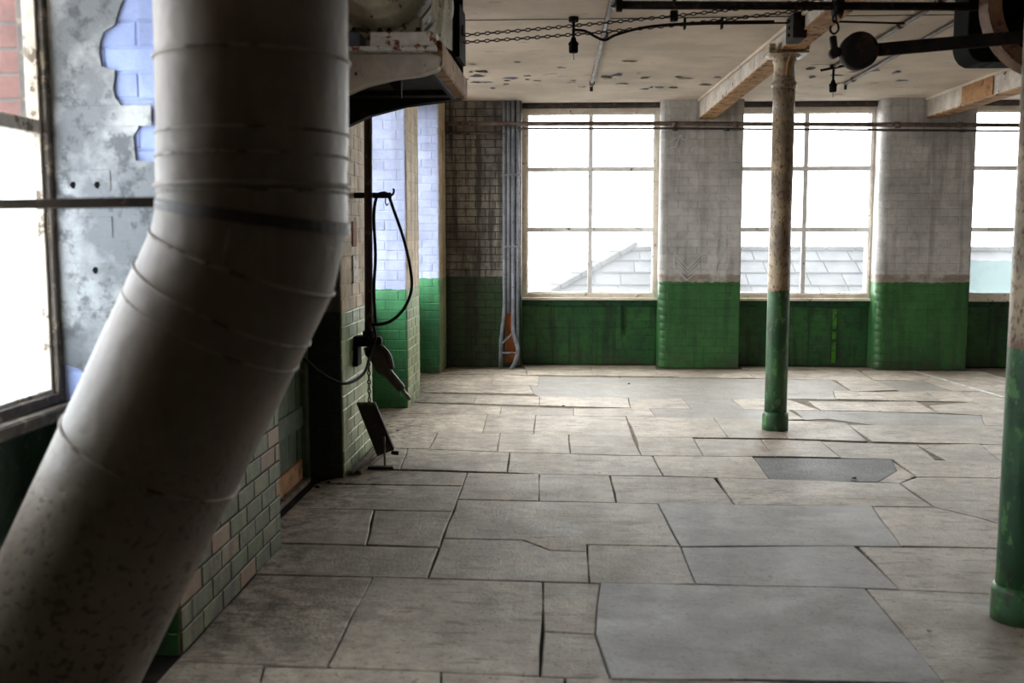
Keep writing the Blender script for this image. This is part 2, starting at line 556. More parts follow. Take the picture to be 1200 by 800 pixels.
def link(name, me, parent=None, kind=None, label=None, origin=None):
    o = bpy.data.objects.new(name, me)
    COL.objects.link(o)
    if origin is not None:
        me.transform(Matrix.Translation(-Vector(origin)))
        o.location = origin
    if parent:
        o.parent = parent
        if parent.type == 'EMPTY':
            o.matrix_parent_inverse = Matrix.Translation(-parent_world(parent))
        else:
            o.matrix_parent_inverse = Matrix.Translation(-parent_world(parent))
    if kind:
        o['kind'] = kind
    if label:
        o['label'] = label
    return o


def parent_world(p):
    v = Vector(p.location)
    # parents keep to pure translations in this script, and children undo them
    return v if p.parent is None else v


def thing(name, label, cat, loc=(0, 0, 0), group=None):
    o = bpy.data.objects.new(name, None)
    o.empty_display_size = 0.1
    COL.objects.link(o)
    o.location = loc
    o['label'] = label
    o['category'] = cat
    if group:
        o['group'] = group
    return o


def tag(o, label, cat, group=None):
    o['label'] = label
    o['category'] = cat
    if group:
        o['group'] = group
    return o


def spline(pts, n=8):
    pts = [Vector(p) for p in pts]
    out = []
    for i in range(len(pts) - 1):
        p0, p1, p2, p3 = pts[max(i - 1, 0)], pts[i], pts[i + 1], pts[min(i + 2, len(pts) - 1)]
        for k in range(n):
            t = k / n
            out.append(0.5 * ((2 * p1) + (p2 - p0) * t + (2 * p0 - 5 * p1 + 4 * p2 - p3) * t * t + (3 * p1 - p0 - 3 * p2 + p3) * t ** 3))
    out.append(pts[-1])
    return out


# ------------------------------------------------------------------ bricks
COURSE = 0.0909
JOINT = 0.010


def brick_mesh(name, mat_key, L, H, proud=0.003, ins=0.003):
    """a brick face standing proud of the wall core: local x along the wall, -y outwards"""
    b = MB()
    v = []
    j = JOINT / 2
    for y, i in ((-0.0026, -j), (-0.0029, 0.0), (-0.003 - proud * 0.5, 0.0008), (-0.003 - proud, ins)):
        v.append([b.bm.verts.new(p) for p in ((-L / 2 + i, y, -H / 2 + i), (L / 2 - i, y, -H / 2 + i), (L / 2 - i, y, H / 2 - i), (-L / 2 + i, y, H / 2 - i))])
    for r in (0, 1, 2):
        for k in range(4):
            f = b.bm.faces.new((v[r][k], v[r][(k + 1) % 4], v[r + 1][(k + 1) % 4], v[r + 1][k]))
            f.material_index = 1 if r == 0 else 0
    b.bm.faces.new(v[3])
    return b.mesh(name, [mat_key, JOINT_MAT.get(mat_key, mat_key)])


JOINT_MAT = {'paint_block': 'dirty_joint', 'paint_grimy': 'dirty_joint', 'red_brick': 'mortar'}
BRICKS = {}


def get_brick(mat_key, L):
    key = (mat_key, round(L, 3))
    if key not in BRICKS:
        BRICKS[key] = brick_mesh('brick', mat_key, L, COURSE - JOINT)
    return BRICKS[key]


def brick_face(parent, start, ang, length, mat_key, z0=0.0, z1=CEIL, stretcher=0.235, skip=None, rough=0.0015):
    """bricks from start (x, y) along direction ang; outward is to the right of travel"""
    ux, uy = math.cos(ang), math.sin(ang)
    n = int(round((z1 - z0) / COURSE))
    for j in range(n):
        z = z0 + (j + 0.5) * COURSE
        if z + COURSE / 2 > z1 + 0.02:
            break
        s = 0.0
        first = True
        while s < length - 0.03:
            L = stretcher
            if first and j % 2:
                L = stretcher / 2
            first = False
            if length - (s + L) < 0.06:
                L = length - s
            Lr = round((L - JOINT) / 0.005) * 0.005
            cx = s + L / 2
            s += L
            if skip and skip(cx, z):
                continue
            o = bpy.data.objects.new('brick', get_brick(mat_key, Lr))
            COL.objects.link(o)
            o.parent = parent
            d = random.uniform(-rough, rough)
            o.location = (start[0] + ux * cx + uy * d - parent.location[0], start[1] + uy * cx - ux * d - parent.location[1], z - parent.location[2])
            o.rotation_euler = (random.uniform(-.005, .005), random.uniform(-.007, .007), ang + random.uniform(-.0035, .0035))


def bullnose_mesh(mat_key, r):
    b = MB()
    H = COURSE - 0.0015
    n = 6
    pts = [(r - (r + 0.0058) * math.sin(PI / 2 * k / n), r - (r + 0.005) * math.cos(PI / 2 * k / n)) for k in range(n + 1)]
    inner = [(r - (r + 0.0051) * math.sin(PI / 2 * k / n), r - (r + 0.002) * math.cos(PI / 2 * k / n)) for k in range(n + 1)]
    rows = []
    for z, P in ((-H / 2, inner), (-H / 2 + 0.005, pts), (H / 2 - 0.005, pts), (H / 2, inner)):
        rows.append([b.bm.verts.new((x, y, z)) for x, y in P])
    for a in range(3):
        for k in range(n):
            f = b.bm.faces.new((rows[a][k], rows[a][k + 1], rows[a + 1][k + 1], rows[a + 1][k]))
            f.smooth = a == 1
    return b.mesh('bullnose_brick', mat_key)


def bullnose_column(parent, x, y, r, mat_key):
    me = bullnose_mesh(mat_key, r)
    for j in range(35):
        o = bpy.data.objects.new('bullnose_brick', me)
        COL.objects.link(o)
        o.parent = parent
        o.location = (x + random.uniform(-.001, .001), y + random.uniform(-.001, .001), (j + 0.5) * COURSE)


def pier_core(name, x0, x1, y0, y1, mat_key, r=0.0, z0=0.0, z1=CEIL):
    b = MB()
    pts = []
    if r:
        for k in range(9):
            a = PI / 2 * k / 8
            pts.append((x0 + r - r * math.sin(a), y0 + r - r * math.cos(a), z0))
        pts = pts[::-1]
    else:
        pts.append((x0, y0, z0))
    pts += [(x1, y0, z0), (x1, y1, z0), (x0, y1, z0)]
    b.prism(pts, (0, 0, z1 - z0))
    return b.build(name, mat_key, None, 'structure')


# ------------------------------------------------------------------ floor
floor = MB().box((-2.35, -5.0, -0.30), (12.5, 13.1, -0.016)).build('floor', 'grout', None, 'structure')
SLABS = [
    ('s', [(-1.472,3.535),(-1.472,3.655),(-1.124,3.634),(-1.078,3.394),(-1.472,3.238)]),
    ('s', [(-1.12,3.615),(-0.456,3.607),(-0.431,3.409),(-1.078,3.394)]),
    ('s', [(-0.456,3.607),(-0.0,3.585),(0.0,3.413),(-0.431,3.409)]),
    ('s', [(-0.0,3.585),(0.671,3.596),(1.353,3.591),(1.345,3.439),(0.0,3.413)]),
    ('s', [(1.353,3.591),(2.025,3.609),(2.013,3.382),(1.345,3.439)]),
    ('s', [(-1.472,4.652),(-0.906,4.639),(-0.886,3.627),(-1.472,3.646)]),
    ('s', [(-0.908,4.639),(-0.106,4.611),(-0.091,3.591),(-0.886,3.627)]),
    ('s', [(-0.106,4.611),(0.162,4.604),(0.123,3.996),(-0.088,4.017)]),
    ('s', [(-0.088,4.017),(0.123,3.996),(0.168,3.573),(-0.091,3.591)]),
    ('c', [(0.162,4.604),(1.357,4.591),(1.353,3.591),(0.671,3.596),(0.168,3.573),(0.123,3.996)]),
    ('s', [(1.36,4.591),(1.898,4.552),(2.528,4.553),(2.293,3.617),(1.353,3.591)]),
    ('s', [(-1.62,5.822),(-1.122,5.813),(-1.034,5.124),(-1.62,5.142)]),
    ('s', [(-1.12,5.8),(-0.656,5.803),(-0.649,5.111),(-1.036,5.138)]),
    ('s', [(-1.62,5.142),(-0.653,5.111),(-0.646,4.633),(-1.472,4.652)]),
    ('s', [(-1.62,6.425),(-0.662,6.408),(-0.659,5.803),(-1.62,5.821)]),
    ('s', [(-1.472,6.826),(-0.665,6.764),(-0.662,6.403),(-1.62,6.425),(-1.472,6.667)]),
    ('s', [(-0.665,6.764),(-0.18,6.757),(-0.164,6.053),(-0.659,6.067)]),
    ('s', [(-0.18,6.757),(0.291,6.752),(0.301,6.04),(-0.164,6.053)]),
    ('s', [(0.293,6.752),(0.981,6.72),(1.004,6.033),(0.3,6.04)]),
    ('s', [(0.998,6.719),(2.158,6.629),(2.174,6.037),(1.004,6.033)]),
    ('a', [(1.352,7.37),(2.336,7.36),(2.253,6.997),(2.029,6.668),(1.343,6.69)]),
    ('s', [(2.314,7.263),(2.328,6.839),(2.158,6.629),(2.029,6.668),(2.253,6.997)]),
    ('s', [(2.328,6.802),(2.862,6.795),(3.149,6.786),(2.743,5.681),(2.399,5.713),(2.354,5.805),(2.174,6.037),(2.158,6.629)]),
    ('s', [(-0.659,6.067),(0.55,6.033),(0.594,5.185),(0.111,5.193),(0.11,5.074),(-0.078,5.089),(-0.225,5.258),(-0.65,5.265)]),
    ('c', [(0.55,6.033),(1.807,6.033),(1.723,5.239),(1.485,5.238),(0.594,5.185)]),
    ('s', [(1.807,6.033),(2.174,6.037),(2.354,5.805),(2.399,5.713),(2.743,5.681),(2.575,5.225),(2.208,5.241),(1.725,5.256)]),
    ('s', [(-0.65,5.265),(-0.225,5.258),(-0.078,5.089),(0.11,5.079),(0.109,4.603),(-0.646,4.633)]),
    ('s', [(0.111,5.193),(0.594,5.185),(0.601,4.612),(0.109,4.603)]),
    ('c', [(0.594,5.165),(1.485,5.238),(1.509,4.587),(0.601,4.612)]),
    ('s', [(1.505,5.238),(2.208,5.241),(2.575,5.225),(2.528,4.553),(1.898,4.552),(1.509,4.587)]),
    ('s', [(-1.9,8.151),(-1.045,8.163),(-1.028,7.523),(-1.472,7.547)]),
    ('s', [(-1.045,8.163),(-0.533,8.163),(-0.51,7.459),(-1.026,7.523)]),
    ('s', [(-0.534,8.163),(0.019,8.139),(0.031,7.415),(-0.509,7.459)]),
    ('s', [(0.02,8.139),(0.525,8.132),(0.549,7.377),(0.03,7.415)]),
    ('s', [(0.551,8.064),(1.003,8.067),(0.997,7.384),(0.546,7.377)]),
    ('s', [(1.003,8.031),(1.525,8.014),(1.519,7.405),(0.994,7.384)]),
    ('s', [(1.525,8.014),(1.977,7.971),(1.981,7.387),(1.519,7.405)]),
    ('s', [(1.977,7.971),(2.683,7.879),(2.636,7.334),(1.981,7.387)]),
    ('s', [(2.683,7.879),(3.179,7.946),(3.079,7.297),(2.712,7.328),(2.705,7.512)]),
    ('s', [(3.177,7.929),(3.701,7.939),(3.515,7.275),(3.079,7.297)]),
    ('s', [(-1.193,7.543),(-0.417,7.448),(-0.401,6.803),(-1.14,6.865)]),
    ('s', [(-0.417,7.448),(0.629,7.371),(0.649,6.748),(-0.18,6.757),(-0.401,6.803)]),
    ('s', [(0.629,7.371),(1.353,7.398),(1.343,6.69),(0.649,6.748)]),
    ('s', [(2.336,7.358),(3.079,7.297),(3.458,7.278),(3.283,6.782),(2.862,6.795),(2.328,6.802)]),
    ('s', [(-1.472,7.547),(-1.193,7.543),(-1.14,6.865),(-1.472,6.823)]),
    ('s', [(-1.9,9.032),(-0.703,9.053),(-0.683,8.174),(-1.9,8.151)]),
    ('s', [(-0.705,9.053),(-0.272,9.031),(-0.263,8.143),(-0.683,8.174)]),
    ('s', [(-0.274,9.031),(0.527,9.002),(0.525,8.132),(-0.263,8.143)]),
    ('s', [(0.53,9.002),(1.287,8.943),(1.285,8.069),(0.551,8.064)]),
    ('s', [(1.29,8.943),(1.78,8.886),(1.747,8.077),(1.285,8.069)]),
    ('s', [(1.78,8.886),(2.389,8.797),(2.345,7.991),(1.747,8.077)]),
    ('s', [(2.383,8.688),(3.529,8.739),(4.062,8.731),(3.829,7.94),(3.334,7.932),(2.379,7.993)]),
    ('s', [(-1.472,9.646),(-0.61,9.47),(-0.595,9.056),(-1.9,9.032)]),
    ('s', [(-0.61,9.47),(0.064,9.388),(0.062,9.005),(-0.595,9.056)]),
    ('s', [(0.064,9.388),(0.768,9.442),(0.79,9.001),(0.062,9.005)]),
    ('d', [(0.771,9.442),(1.157,9.447),(1.138,10.035),(1.613,10.043),(1.639,9.426),(2.026,9.421),(1.78,8.886),(0.79,9.001)]),
    ('s', [(2.025,9.421),(2.075,8.922),(1.78,8.886)]),
    ('d', [(2.092,9.42),(2.82,9.381),(3.693,9.222),(3.529,8.739),(2.619,8.698),(2.295,8.997),(2.075,8.922)]),
    ('s', [(1.613,10.043),(2.148,10.098),(2.331,9.417),(1.639,9.426)]),
    ('s', [(2.332,9.926),(2.861,9.904),(2.872,9.377),(2.331,9.417)]),
    ('s', [(2.861,9.904),(3.378,10.007),(3.36,9.336),(2.872,9.377)]),
    ('s', [(3.414,9.735),(3.881,9.947),(3.927,9.322),(4.334,9.33),(4.096,8.731),(3.529,8.739),(3.693,9.222),(3.36,9.336)]),
    ('s', [(-1.9,10.289),(-0.905,10.123),(-0.89,9.626),(-1.472,9.646)]),
    ('s', [(-0.905,10.123),(-0.268,10.066),(-0.256,9.538),(-0.89,9.626)]),
    ('s', [(-0.268,10.066),(0.606,10.047),(0.595,9.44),(-0.256,9.538)]),
    ('s', [(0.609,10.047),(1.138,10.035),(1.157,9.447),(0.595,9.44)]),
    ('s', [(-1.9,10.92),(-1.28,10.904),(-1.271,10.299),(-1.9,10.289)]),
    ('s', [(-1.284,10.905),(-0.395,10.804),(-0.323,10.237),(-1.271,10.299)]),
    ('d', [(-0.39,10.804),(-0.31,11.525),(1.289,11.506),(2.927,11.452),(2.925,10.586),(2.739,10.602),(2.629,10.072),(2.148,10.098),(1.613,10.043),(1.138,10.035),(-0.268,10.066),(-0.323,10.237)]),
    ('s', [(2.972,11.448),(3.384,11.415),(3.438,10.698),(2.92,10.586)]),
    ('s', [(2.739,10.602),(3.156,10.566),(3.131,10.021),(2.629,10.072)]),
    ('s', [(3.156,10.566),(3.674,10.66),(3.609,9.995),(3.131,10.021)]),
    ('d', [(3.384,11.415),(3.92,11.406),(3.958,10.633),(3.411,10.613)]),
    ('s', [(3.668,10.659),(4.043,10.626),(3.962,9.949),(3.609,9.995)]),
    ('s', [(3.92,11.4),(4.681,11.356),(4.683,10.63),(3.959,10.633)]),
    ('s', [(4.045,10.633),(4.683,10.63),(4.738,9.955),(3.957,9.949)]),
    ('s', [(3.881,9.946),(4.738,9.955),(4.56,9.334),(3.927,9.322)]),
    ('s', [(4.682,11.356),(5.225,11.285),(5.234,10.565),(4.683,10.63)]),
    ('s', [(-1.9,11.596),(-1.9,11.631),(-1.9,10.927),(-1.9,10.92)]),
    ('s', [(-1.9,11.631),(-0.837,11.701),(-0.812,10.833),(-1.9,10.927)]),
    ('s', [(-0.841,11.701),(-0.31,11.525),(-0.3,10.798),(-0.812,10.833)]),
    ('s', [(-1.472,12.136),(-0.94,12.123),(-0.908,11.708),(-1.9,11.631)]),
    ('s', [(-0.94,12.123),(-0.487,12.134),(-0.456,11.66),(-0.908,11.708)]),
    ('s', [(-0.487,12.134),(0.293,12.112),(0.291,11.628),(-0.456,11.66)]),
    ('s', [(0.293,12.112),(1.065,12.14),(1.266,11.573),(0.291,11.628)]),
    ('s', [(1.065,12.14),(2.088,12.195),(2.122,11.517),(1.289,11.506)]),
    ('s', [(2.088,12.195),(3.464,12.279),(3.384,11.415),(2.122,11.517)]),
    ('s', [(3.468,12.278),(4.073,12.238),(4.332,11.4),(3.384,11.415)]),
    ('s', [(4.073,12.238),(4.878,12.244),(4.969,11.319),(4.332,11.4)]),
    ('s', [(-0.537,12.508),(0.282,12.552),(0.293,12.112),(-0.487,12.134)]),
    ('s', [(0.282,12.552),(1.09,12.595),(1.065,12.14),(0.293,12.112)]),
    ('s', [(2.126,12.569),(2.921,12.53),(2.896,12.291),(2.088,12.195)]),
    ('s', [(2.921,12.53),(3.716,12.493),(3.698,12.263),(2.896,12.291)]),
]



def inset(poly, d):
    n = len(poly)
    area = sum(poly[i][0] * poly[(i + 1) % n][1] - poly[(i + 1) % n][0] * poly[i][1] for i in range(n))
    sg = 1 if area > 0 else -1
    out = []
    for i in range(n):
        p0, p1, p2 = Vector(poly[i - 1]), Vector(poly[i]), Vector(poly[(i + 1) % n])
        e1, e2 = (p1 - p0).normalized(), (p2 - p1).normalized()
        n1, n2 = Vector((-e1.y, e1.x)) * sg, Vector((-e2.y, e2.x)) * sg
        m = n1 + n2
        k = m.length_squared
        m = m * (2.0 / max(k, 0.8)) if k > 1e-6 else n1
        q = p1 + m * d
        out.append((q.x, q.y))
    return out


def roughen(poly, step=0.22, amp=0.006):
    out = []
    n = len(poly)
    for i in range(n):
        a, b = Vector(poly[i]), Vector(poly[(i + 1) % n])
        k = max(1, int((b - a).length / step))
        k = min(k, 9)
        e = (b - a).normalized()
        nn = Vector((-e.y, e.x))
        for j in range(k):
            p = a.lerp(b, j / k)
            if j:
                p = p + nn * random.uniform(-amp, amp)
            out.append((p.x, p.y))
    return out


def slab(kind, poly, drop=0.0):
    name, mk = {'s': ('stone_slab', 'stone'), 'c': ('concrete_slab', 'screed'), 'd': ('concrete_patch', 'grey_patch'), 'a': ('asphalt_patch', 'asphalt')}[kind]
    h = random.uniform(-0.0025, 0.0025) - drop
    if kind == 'c':
        h = 0.0035
    if kind in 'da':
        h = -0.003
    far = min(p[1] for p in poly) > 7.2
    P = roughen(inset(poly, -0.001 if kind in 'cda' else (0.0025 if far else 0.004)))
    Q = inset(P, 0.003 if far else 0.0045)
    b = MB()
    lo = [b.bm.verts.new((x, y, -0.03)) for x, y in P]
    mid = [b.bm.verts.new((x, y, h - 0.004)) for x, y in P]
    tx, ty = random.uniform(-.0012, .0012), random.uniform(-.0012, .0012)
    cx = sum(p[0] for p in P) / len(P)
    cy = sum(p[1] for p in P) / len(P)
    top = [b.bm.verts.new((x, y, h + tx * (x - cx) + ty * (y - cy))) for x, y in Q]
    n = len(P)
    for r0, r1 in ((lo, mid), (mid, top)):
        for i in range(n):
            b.bm.faces.new((r0[i], r0[(i + 1) % n], r1[(i + 1) % n], r1[i]))
    b.bm.faces.new(top)
    o = b.build(name, mk, floor)
    return o


MB().box((-1.46, 7.4, -0.02), (11.9, 12.64, -0.009)).build('screed_bed', 'bed', floor)
for q_ in ([(-1.9, 7.62), (-1.45, 7.62), (-1.45, 8.5), (-1.9, 8.5)], [(-1.9, 8.51), (-1.45, 8.51), (-1.45, 9.32), (-1.9, 9.32)], [(-1.9, 10.12), (-1.45, 10.12), (-1.45, 11.74), (-1.9, 11.74)]):
    slab('s', q_, 0.004)
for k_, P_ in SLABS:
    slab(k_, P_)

# the paving goes on beyond the frame: towards the camera and to the right
y_ = 3.50
for row in range(7):
    d_ = random.uniform(0.62, 0.95)
    x_ = -1.42
    xmax = 5.5
    while x_ < xmax:
        w_ = random.uniform(0.7, 1.5)
        slab('s', [(x_, y_ - d_), (x_ + w_, y_ - d_), (x_ + w_, y_), (x_, y_)], 0.001)
        x_ += w_
    y_ -= d_
y_ = 3.55
for d_ in (0.72, 0.8, 0.75, 0.85, 0.8, 0.7, 0.85, 0.75, 0.8, 0.85, 0.42):
    x_ = 0.44 * (y_ + d_)
    while x_ < 11.9:
        w_ = random.uniform(0.7, 1.4)
        slab('s', [(x_, y_), (x_ + w_, y_), (x_ + w_, y_ + d_), (x_, y_ + d_)], 0.0055)
        x_ += w_
    y_ += d_
MB().prism([(4.055, 12.24, 0.0015), (4.285, 10.24, 0.0015), (4.345, 10.24, 0.0015), (4.115, 12.24, 0.0015)], (0, 0, 0.0035)).build('painted_line', 'line_paint', floor)

# ------------------------------------------------------------------ ceiling
ceiling = MB().box((-2.35, -5.0, CEIL), (12.5, 13.1, 3.40)).build('ceiling', 'ceiling', None, 'structure')
MB().box((-1.40, 7.745, CEIL - 0.004), (6.0, 7.76, CEIL + 0.01)).build('ceiling_joint', 'lintel', ceiling)

# curls of loosened paint under the flaking zones
for i in range(64):
    zone = random.choice(((-1.1, 9.2, 0.5), (0.2, 10.3, 0.8), (1.0, 10.5, 0.8), (2.9, 10.6, 1.0), (-0.8, 10.4, 0.5)))
    x = zone[0] + random.gauss(0, zone[2] * 0.6)
    y = zone[1] + random.gauss(0, 0.5)
    if x < -1.3 or y > 12.1 or 1.5 < x < 1.9:
        continue
    b = MB()
    w, h = random.uniform(.02, .08), random.uniform(.012, .035)
    a = random.uniform(0, PI)
    pts = []
    for k in range(6):
        t = 2 * PI * k / 6
        q = (math.cos(t) * w * random.uniform(.7, 1.2), math.sin(t) * h * random.uniform(.7, 1.2))
        pts.append((x + q[0], y + q[1] * 1.8, CEIL - 0.004 - random.uniform(0, .012)))
    b.prism(pts, (0, 0, 0.002))
    b.build('paint_flake', random.choice(('ceiling', 'flake_blue', 'flake_blue', 'lintel')), ceiling)

# ------------------------------------------------------------------ back wall
BW = 12.95
# piers (core plus individual bricks)
p0 = pier_core('wall_back', -1.47, -0.557, BACK, BW, 'paint_grimy')
brick_face(p0, (-1.455, BACK), 0.0, 0.89, 'paint_grimy')
p1 = pier_core('wall_back', 1.10, 2.062, BACK, BW, 'paint_back', 0.09)
brick_face(p1, (1.195, BACK), 0.0, 0.862, 'paint_back')
bullnose_column(p1, 1.10, BACK, 0.09, 'paint_back')
p2 = pier_core('wall_back', 3.665, 4.735, BACK, BW, 'paint_back', 0.09)
brick_face(p2, (3.76, BACK), 0.0, 0.97, 'paint_back')
bullnose_column(p2, 3.665, BACK, 0.09, 'paint_back')
pier_core('wall_back', 6.25, 7.20, BACK, BW, 'paint_back', 0.09)
pier_core('wall_back', 8.83, 9.78, BACK, BW, 'paint_back', 0.09)
pier_core('wall_back', 11.40, 12.5, BACK, BW, 'paint_back', 0.09)
# aprons under the windows and lintels over them
for i, (a, b_) in enumerate(((-0.557, 1.10), (2.062, 3.665), (4.735, 6.25), (7.20, 8.83), (9.78, 11.40))):
    ap = MB().box((a, 12.655, 0), (b_, BW, 0.80)).build('wall_back', 'paint_apron', None, 'structure')
    if i < 3:
        brick_face(ap, (a + 0.005, 12.655), 0.0, b_ - a - 0.01, 'paint_apron', 0.0, 0.73, rough=0.001)
    MB().box((a + 0.003, 12.628, 0.728), (b_ - 0.003, 12.66, 0.80), 0.003).build('apron_rail', 'rail_green', ap)
    MB().box((a, 12.58, 3.12), (b_, BW, CEIL)).build('wall_back', 'lintel', None, 'structure')
    MB().box((a + 0.004, 12.565, 3.135), (b_ - 0.004, 12.585, 3.16)).build('trim_1', 'lintel', None, 'structure')
    if i < 2:
        x = a + (1.22 if i == 0 else 1.20)
        if i == 1:
            for z0, z1 in ((0.04, 0.30), (0.33, 0.42), (0.46, 0.70)):
                MB().box((x - 0.025, 12.641, z0), (x + 0.025, 12.65, z1), 0.002).build('paint_drip', 'lime', ap, label='yellow green painted strip')
        MB().bar((x, 12.625, 0.72 if i else 0.40), (x, 12.625, 0.83), 0.035, 0.014, (1, 0, 0)).build('drip_strip', 'rail_green', ap)


def window(n, axis, a, b, z0, z1, plane, cols, rows, frame_mat, bar_mat, pane_mats, depth=0.07, fw=0.065, bars=0.055, sill=True, rowz=None, cap_left=True):
    """sash window; axis 'X' = in the back wall, 'Y' = in the left wall (seen from inside, looking -x)"""
    root = bpy.data.objects.new('window_%d' % n, None)
    root.empty_display_size = 0.1
    COL.objects.link(root)
    root['kind'] = 'structure'

    def B(u0, u1, d0, d1, q0, q1, bev=0.004):
        if axis == 'X':
            return MB().box((u0, plane - d0, q0), (u1, plane + d1, q1), bev)
        return MB().box((plane - d1, u0, q0), (plane + d0, u1, q1), bev)

    d = depth / 2
    B(a, a + fw, d, d, z0, z1).build('jamb', frame_mat, root)
    B(b - fw, b, d, d, z0, z1).build('jamb', frame_mat, root)
    B(a + fw, b - fw, d, d, z1 - fw, z1).build('head_rail', frame_mat, root)
    B(a + fw, b - fw, d, d, z0, z0 + fw * 0.8).build('bottom_rail', frame_mat, root)
    i0, i1, j0, j1 = a + fw, b - fw, z0 + fw * 0.8, z1 - fw
    # inner bead
    bd = 0.014
    for u0, u1, q0, q1 in ((i0, i0 + bd, j0, j1), (i1 - bd, i1, j0, j1), (i0 + bd, i1 - bd, j1 - bd, j1), (i0 + bd, i1 - bd, j0, j0 + bd)):
        B(u0, u1, d * 0.55, d * 0.4, q0, q1, 0.002).build('glazing_bead', bar_mat, root)
    us = [i0 + (i1 - i0) * k / cols for k in range(cols + 1)]
    qs = rowz or [j0 + (j1 - j0) * k / rows for k in range(rows + 1)]
    for u in us[1:-1]:
        B(u - bars / 2, u + bars / 2, 0.022, 0.016, j0, j1, 0.004).build('mullion', bar_mat, root)
    for q in qs[1:-1]:
        B(i0, i1, 0.026, 0.018, q - bars / 2, q + bars / 2, 0.004).build('transom', bar_mat, root)
    for c in range(cols):
        for r in range(rows):
            pm = pane_mats(c, r)
            B(us[c] + 0.004, us[c + 1] - 0.004, 0.002, 0.002, qs[r] + 0.004, qs[r + 1] - 0.004, 0).build('pane', pm, root)
    if sill:
        if axis == 'X':
            MB().box((a, plane - 0.075, z0 - 0.035), (b, plane + 0.06, z0), 0.006).build('window_sill', frame_mat, root)
        else:
            MB().box((plane - 0.06, a, z0 - 0.05), (plane + 0.10, b, z0), 0.008).build('window_sill', frame_mat, root)
    return root


w_n = 0
for i, (a, b_) in enumerate(BACK_W):
    w_n += 1
    rz = [0.872, 1.662, 2.392, 3.07]
    wr = window(w_n, 'X', a, b_, 0.835, 3.12, BREC, 2, 3, 'frame', 'glaze_bar', lambda c, r: 'glass', rowz=rz)
    if i == 2:
        for c in (0, 1):
            u0 = a + 0.07 + c * (b_ - a - 0.14) / 2
            MB().box((u0 + .01, BREC - 0.010, 0.875), (u0 + (b_ - a - 0.14) / 2 - .01, BREC - 0.004, 1.29)).build('frosting_film', 'frosted_plain', wr)

# ------------------------------------------------------------------ left wall
MB().box((-2.35, -5, 0), (LEFT, 2.3, CEIL)).build('wall_left', 'paint_tan', None, 'structure')


def left_pier(a, b, front_mat, side_mat, side_x, bricks_side=True, out=True):
    core = MB().prism([(-1.96, a, 0), (LEFT, a, 0), (LEFT, b, 0), (-1.96, b, 0)], (0, 0, CEIL)).build('wall_left', front_mat, None, 'structure')
    brick_face(core, (LEFT, a + 0.004), PI / 2, b - a - 0.008, front_mat)
    if bricks_side:
        brick_face(core, (side_x, a), 0.0, LEFT - side_x - 0.004, side_mat)
    return core


pl1 = left_pier(3.70, 5.08, 'paint_block', 'blue_brick', -1.90)
pl2 = left_pier(6.57, 7.60, 'paint_tan', 'paint_dark', -1.71)
pl3 = left_pier(9.33, 10.10, 'paint_tan', 'paint_side', -1.90)
pl4 = left_pier(11.75, BACK, 'paint_tan', 'paint_side', -1.90)
MB().box((-2.02, BACK, 0), (LEFT, BW, CEIL)).build('wall_left', 'paint_grimy', None, 'structure')
# grey render still clinging to the near side of the first pier, torn off along a ragged edge
skin = [(-1.895, 3.18), (-1.60, 3.18), (-1.59, 2.60), (-1.575, 2.52), (-1.59, 2.435), (-1.607, 2.40), (-1.625, 2.346), (-1.666, 2.323), (-1.681, 2.287), (-1.685, 2.251), (-1.678, 2.203), (-1.655, 2.197), (-1.631, 2.19),
        (-1.634, 2.15), (-1.64, 2.121), (-1.632, 2.09), (-1.62, 2.076), (-1.596, 2.045), (-1.559, 2.033), (-1.548, 2.01), (-1.551, 1.984), (-1.571, 1.954), (-1.568, 1.90), (-1.565, 1.868), (-1.53, 1.866), (-1.476, 1.862),
        (-1.476, 1.08), (-1.55, 1.10), (-1.60, 1.07), (-1.66, 1.10), (-1.66, 1.04), (-1.72, 1.02), (-1.78, 1.03), (-1.80, 1.10), (-1.86, 1.12), (-1.895, 1.10)]
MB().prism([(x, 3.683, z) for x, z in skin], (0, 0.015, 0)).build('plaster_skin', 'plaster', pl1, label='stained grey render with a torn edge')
# brick joints ghosting through the render: shallow raised courses
for j, (x0, x1) in enumerate(((-1.88, -1.56), (-1.86, -1.50), (-1.88, -1.66), (-1.87, -1.66), (-1.86, -1.50), (-1.88, -1.6))):
    z = 1.25 + j * 0.17 if j < 4 else 1.99 + (j - 4) * 0.55
    MB().box((x0, 3.680, z), (x1, 3.684, z + 0.075), 0.0015).build('render_ridge', 'plaster', pl1)
# sockets where fixings were pulled out
for x, z in ((-1.80, 1.78), (-1.71, 1.78), (-1.73, 1.47)):
    MB().prism([(x + math.cos(k) * .010 * (1 + .3 * (k % 2)), 3.679, z + math.sin(k) * .014) for k in (0, 1, 2, 3, 4, 5)], (0, 0.003, 0)).build('fixing_hole', 'black', pl1)
# bare fixing blocks let into the second pier
MB().box((-1.468, 6.93, 1.52), (-1.456, 7.06, 1.69), 0.003).build('fixing_block', 'rust_board', pl2, label='brown wooden fixing block')
MB().box((-1.468, 6.93, 1.27), (-1.456, 7.08, 1.46), 0.003).build('fixing_block', 'putty', pl2, label='pale fixing block')
# outer leaf of red brick, seen through the upper pane
for a, b_ in ((3.72, 5.08), (6.57, 7.60), (9.33, 10.10), (11.75, BW)):
    o_ = MB().box((-2.34, a, 0), (-1.96, b_, CEIL + 0.2)).build('wall_left', 'mortar', None, 'structure')
    if a < 4:
        brick_face(o_, (-2.34, a), 0.0, 0.375, 'red_brick')
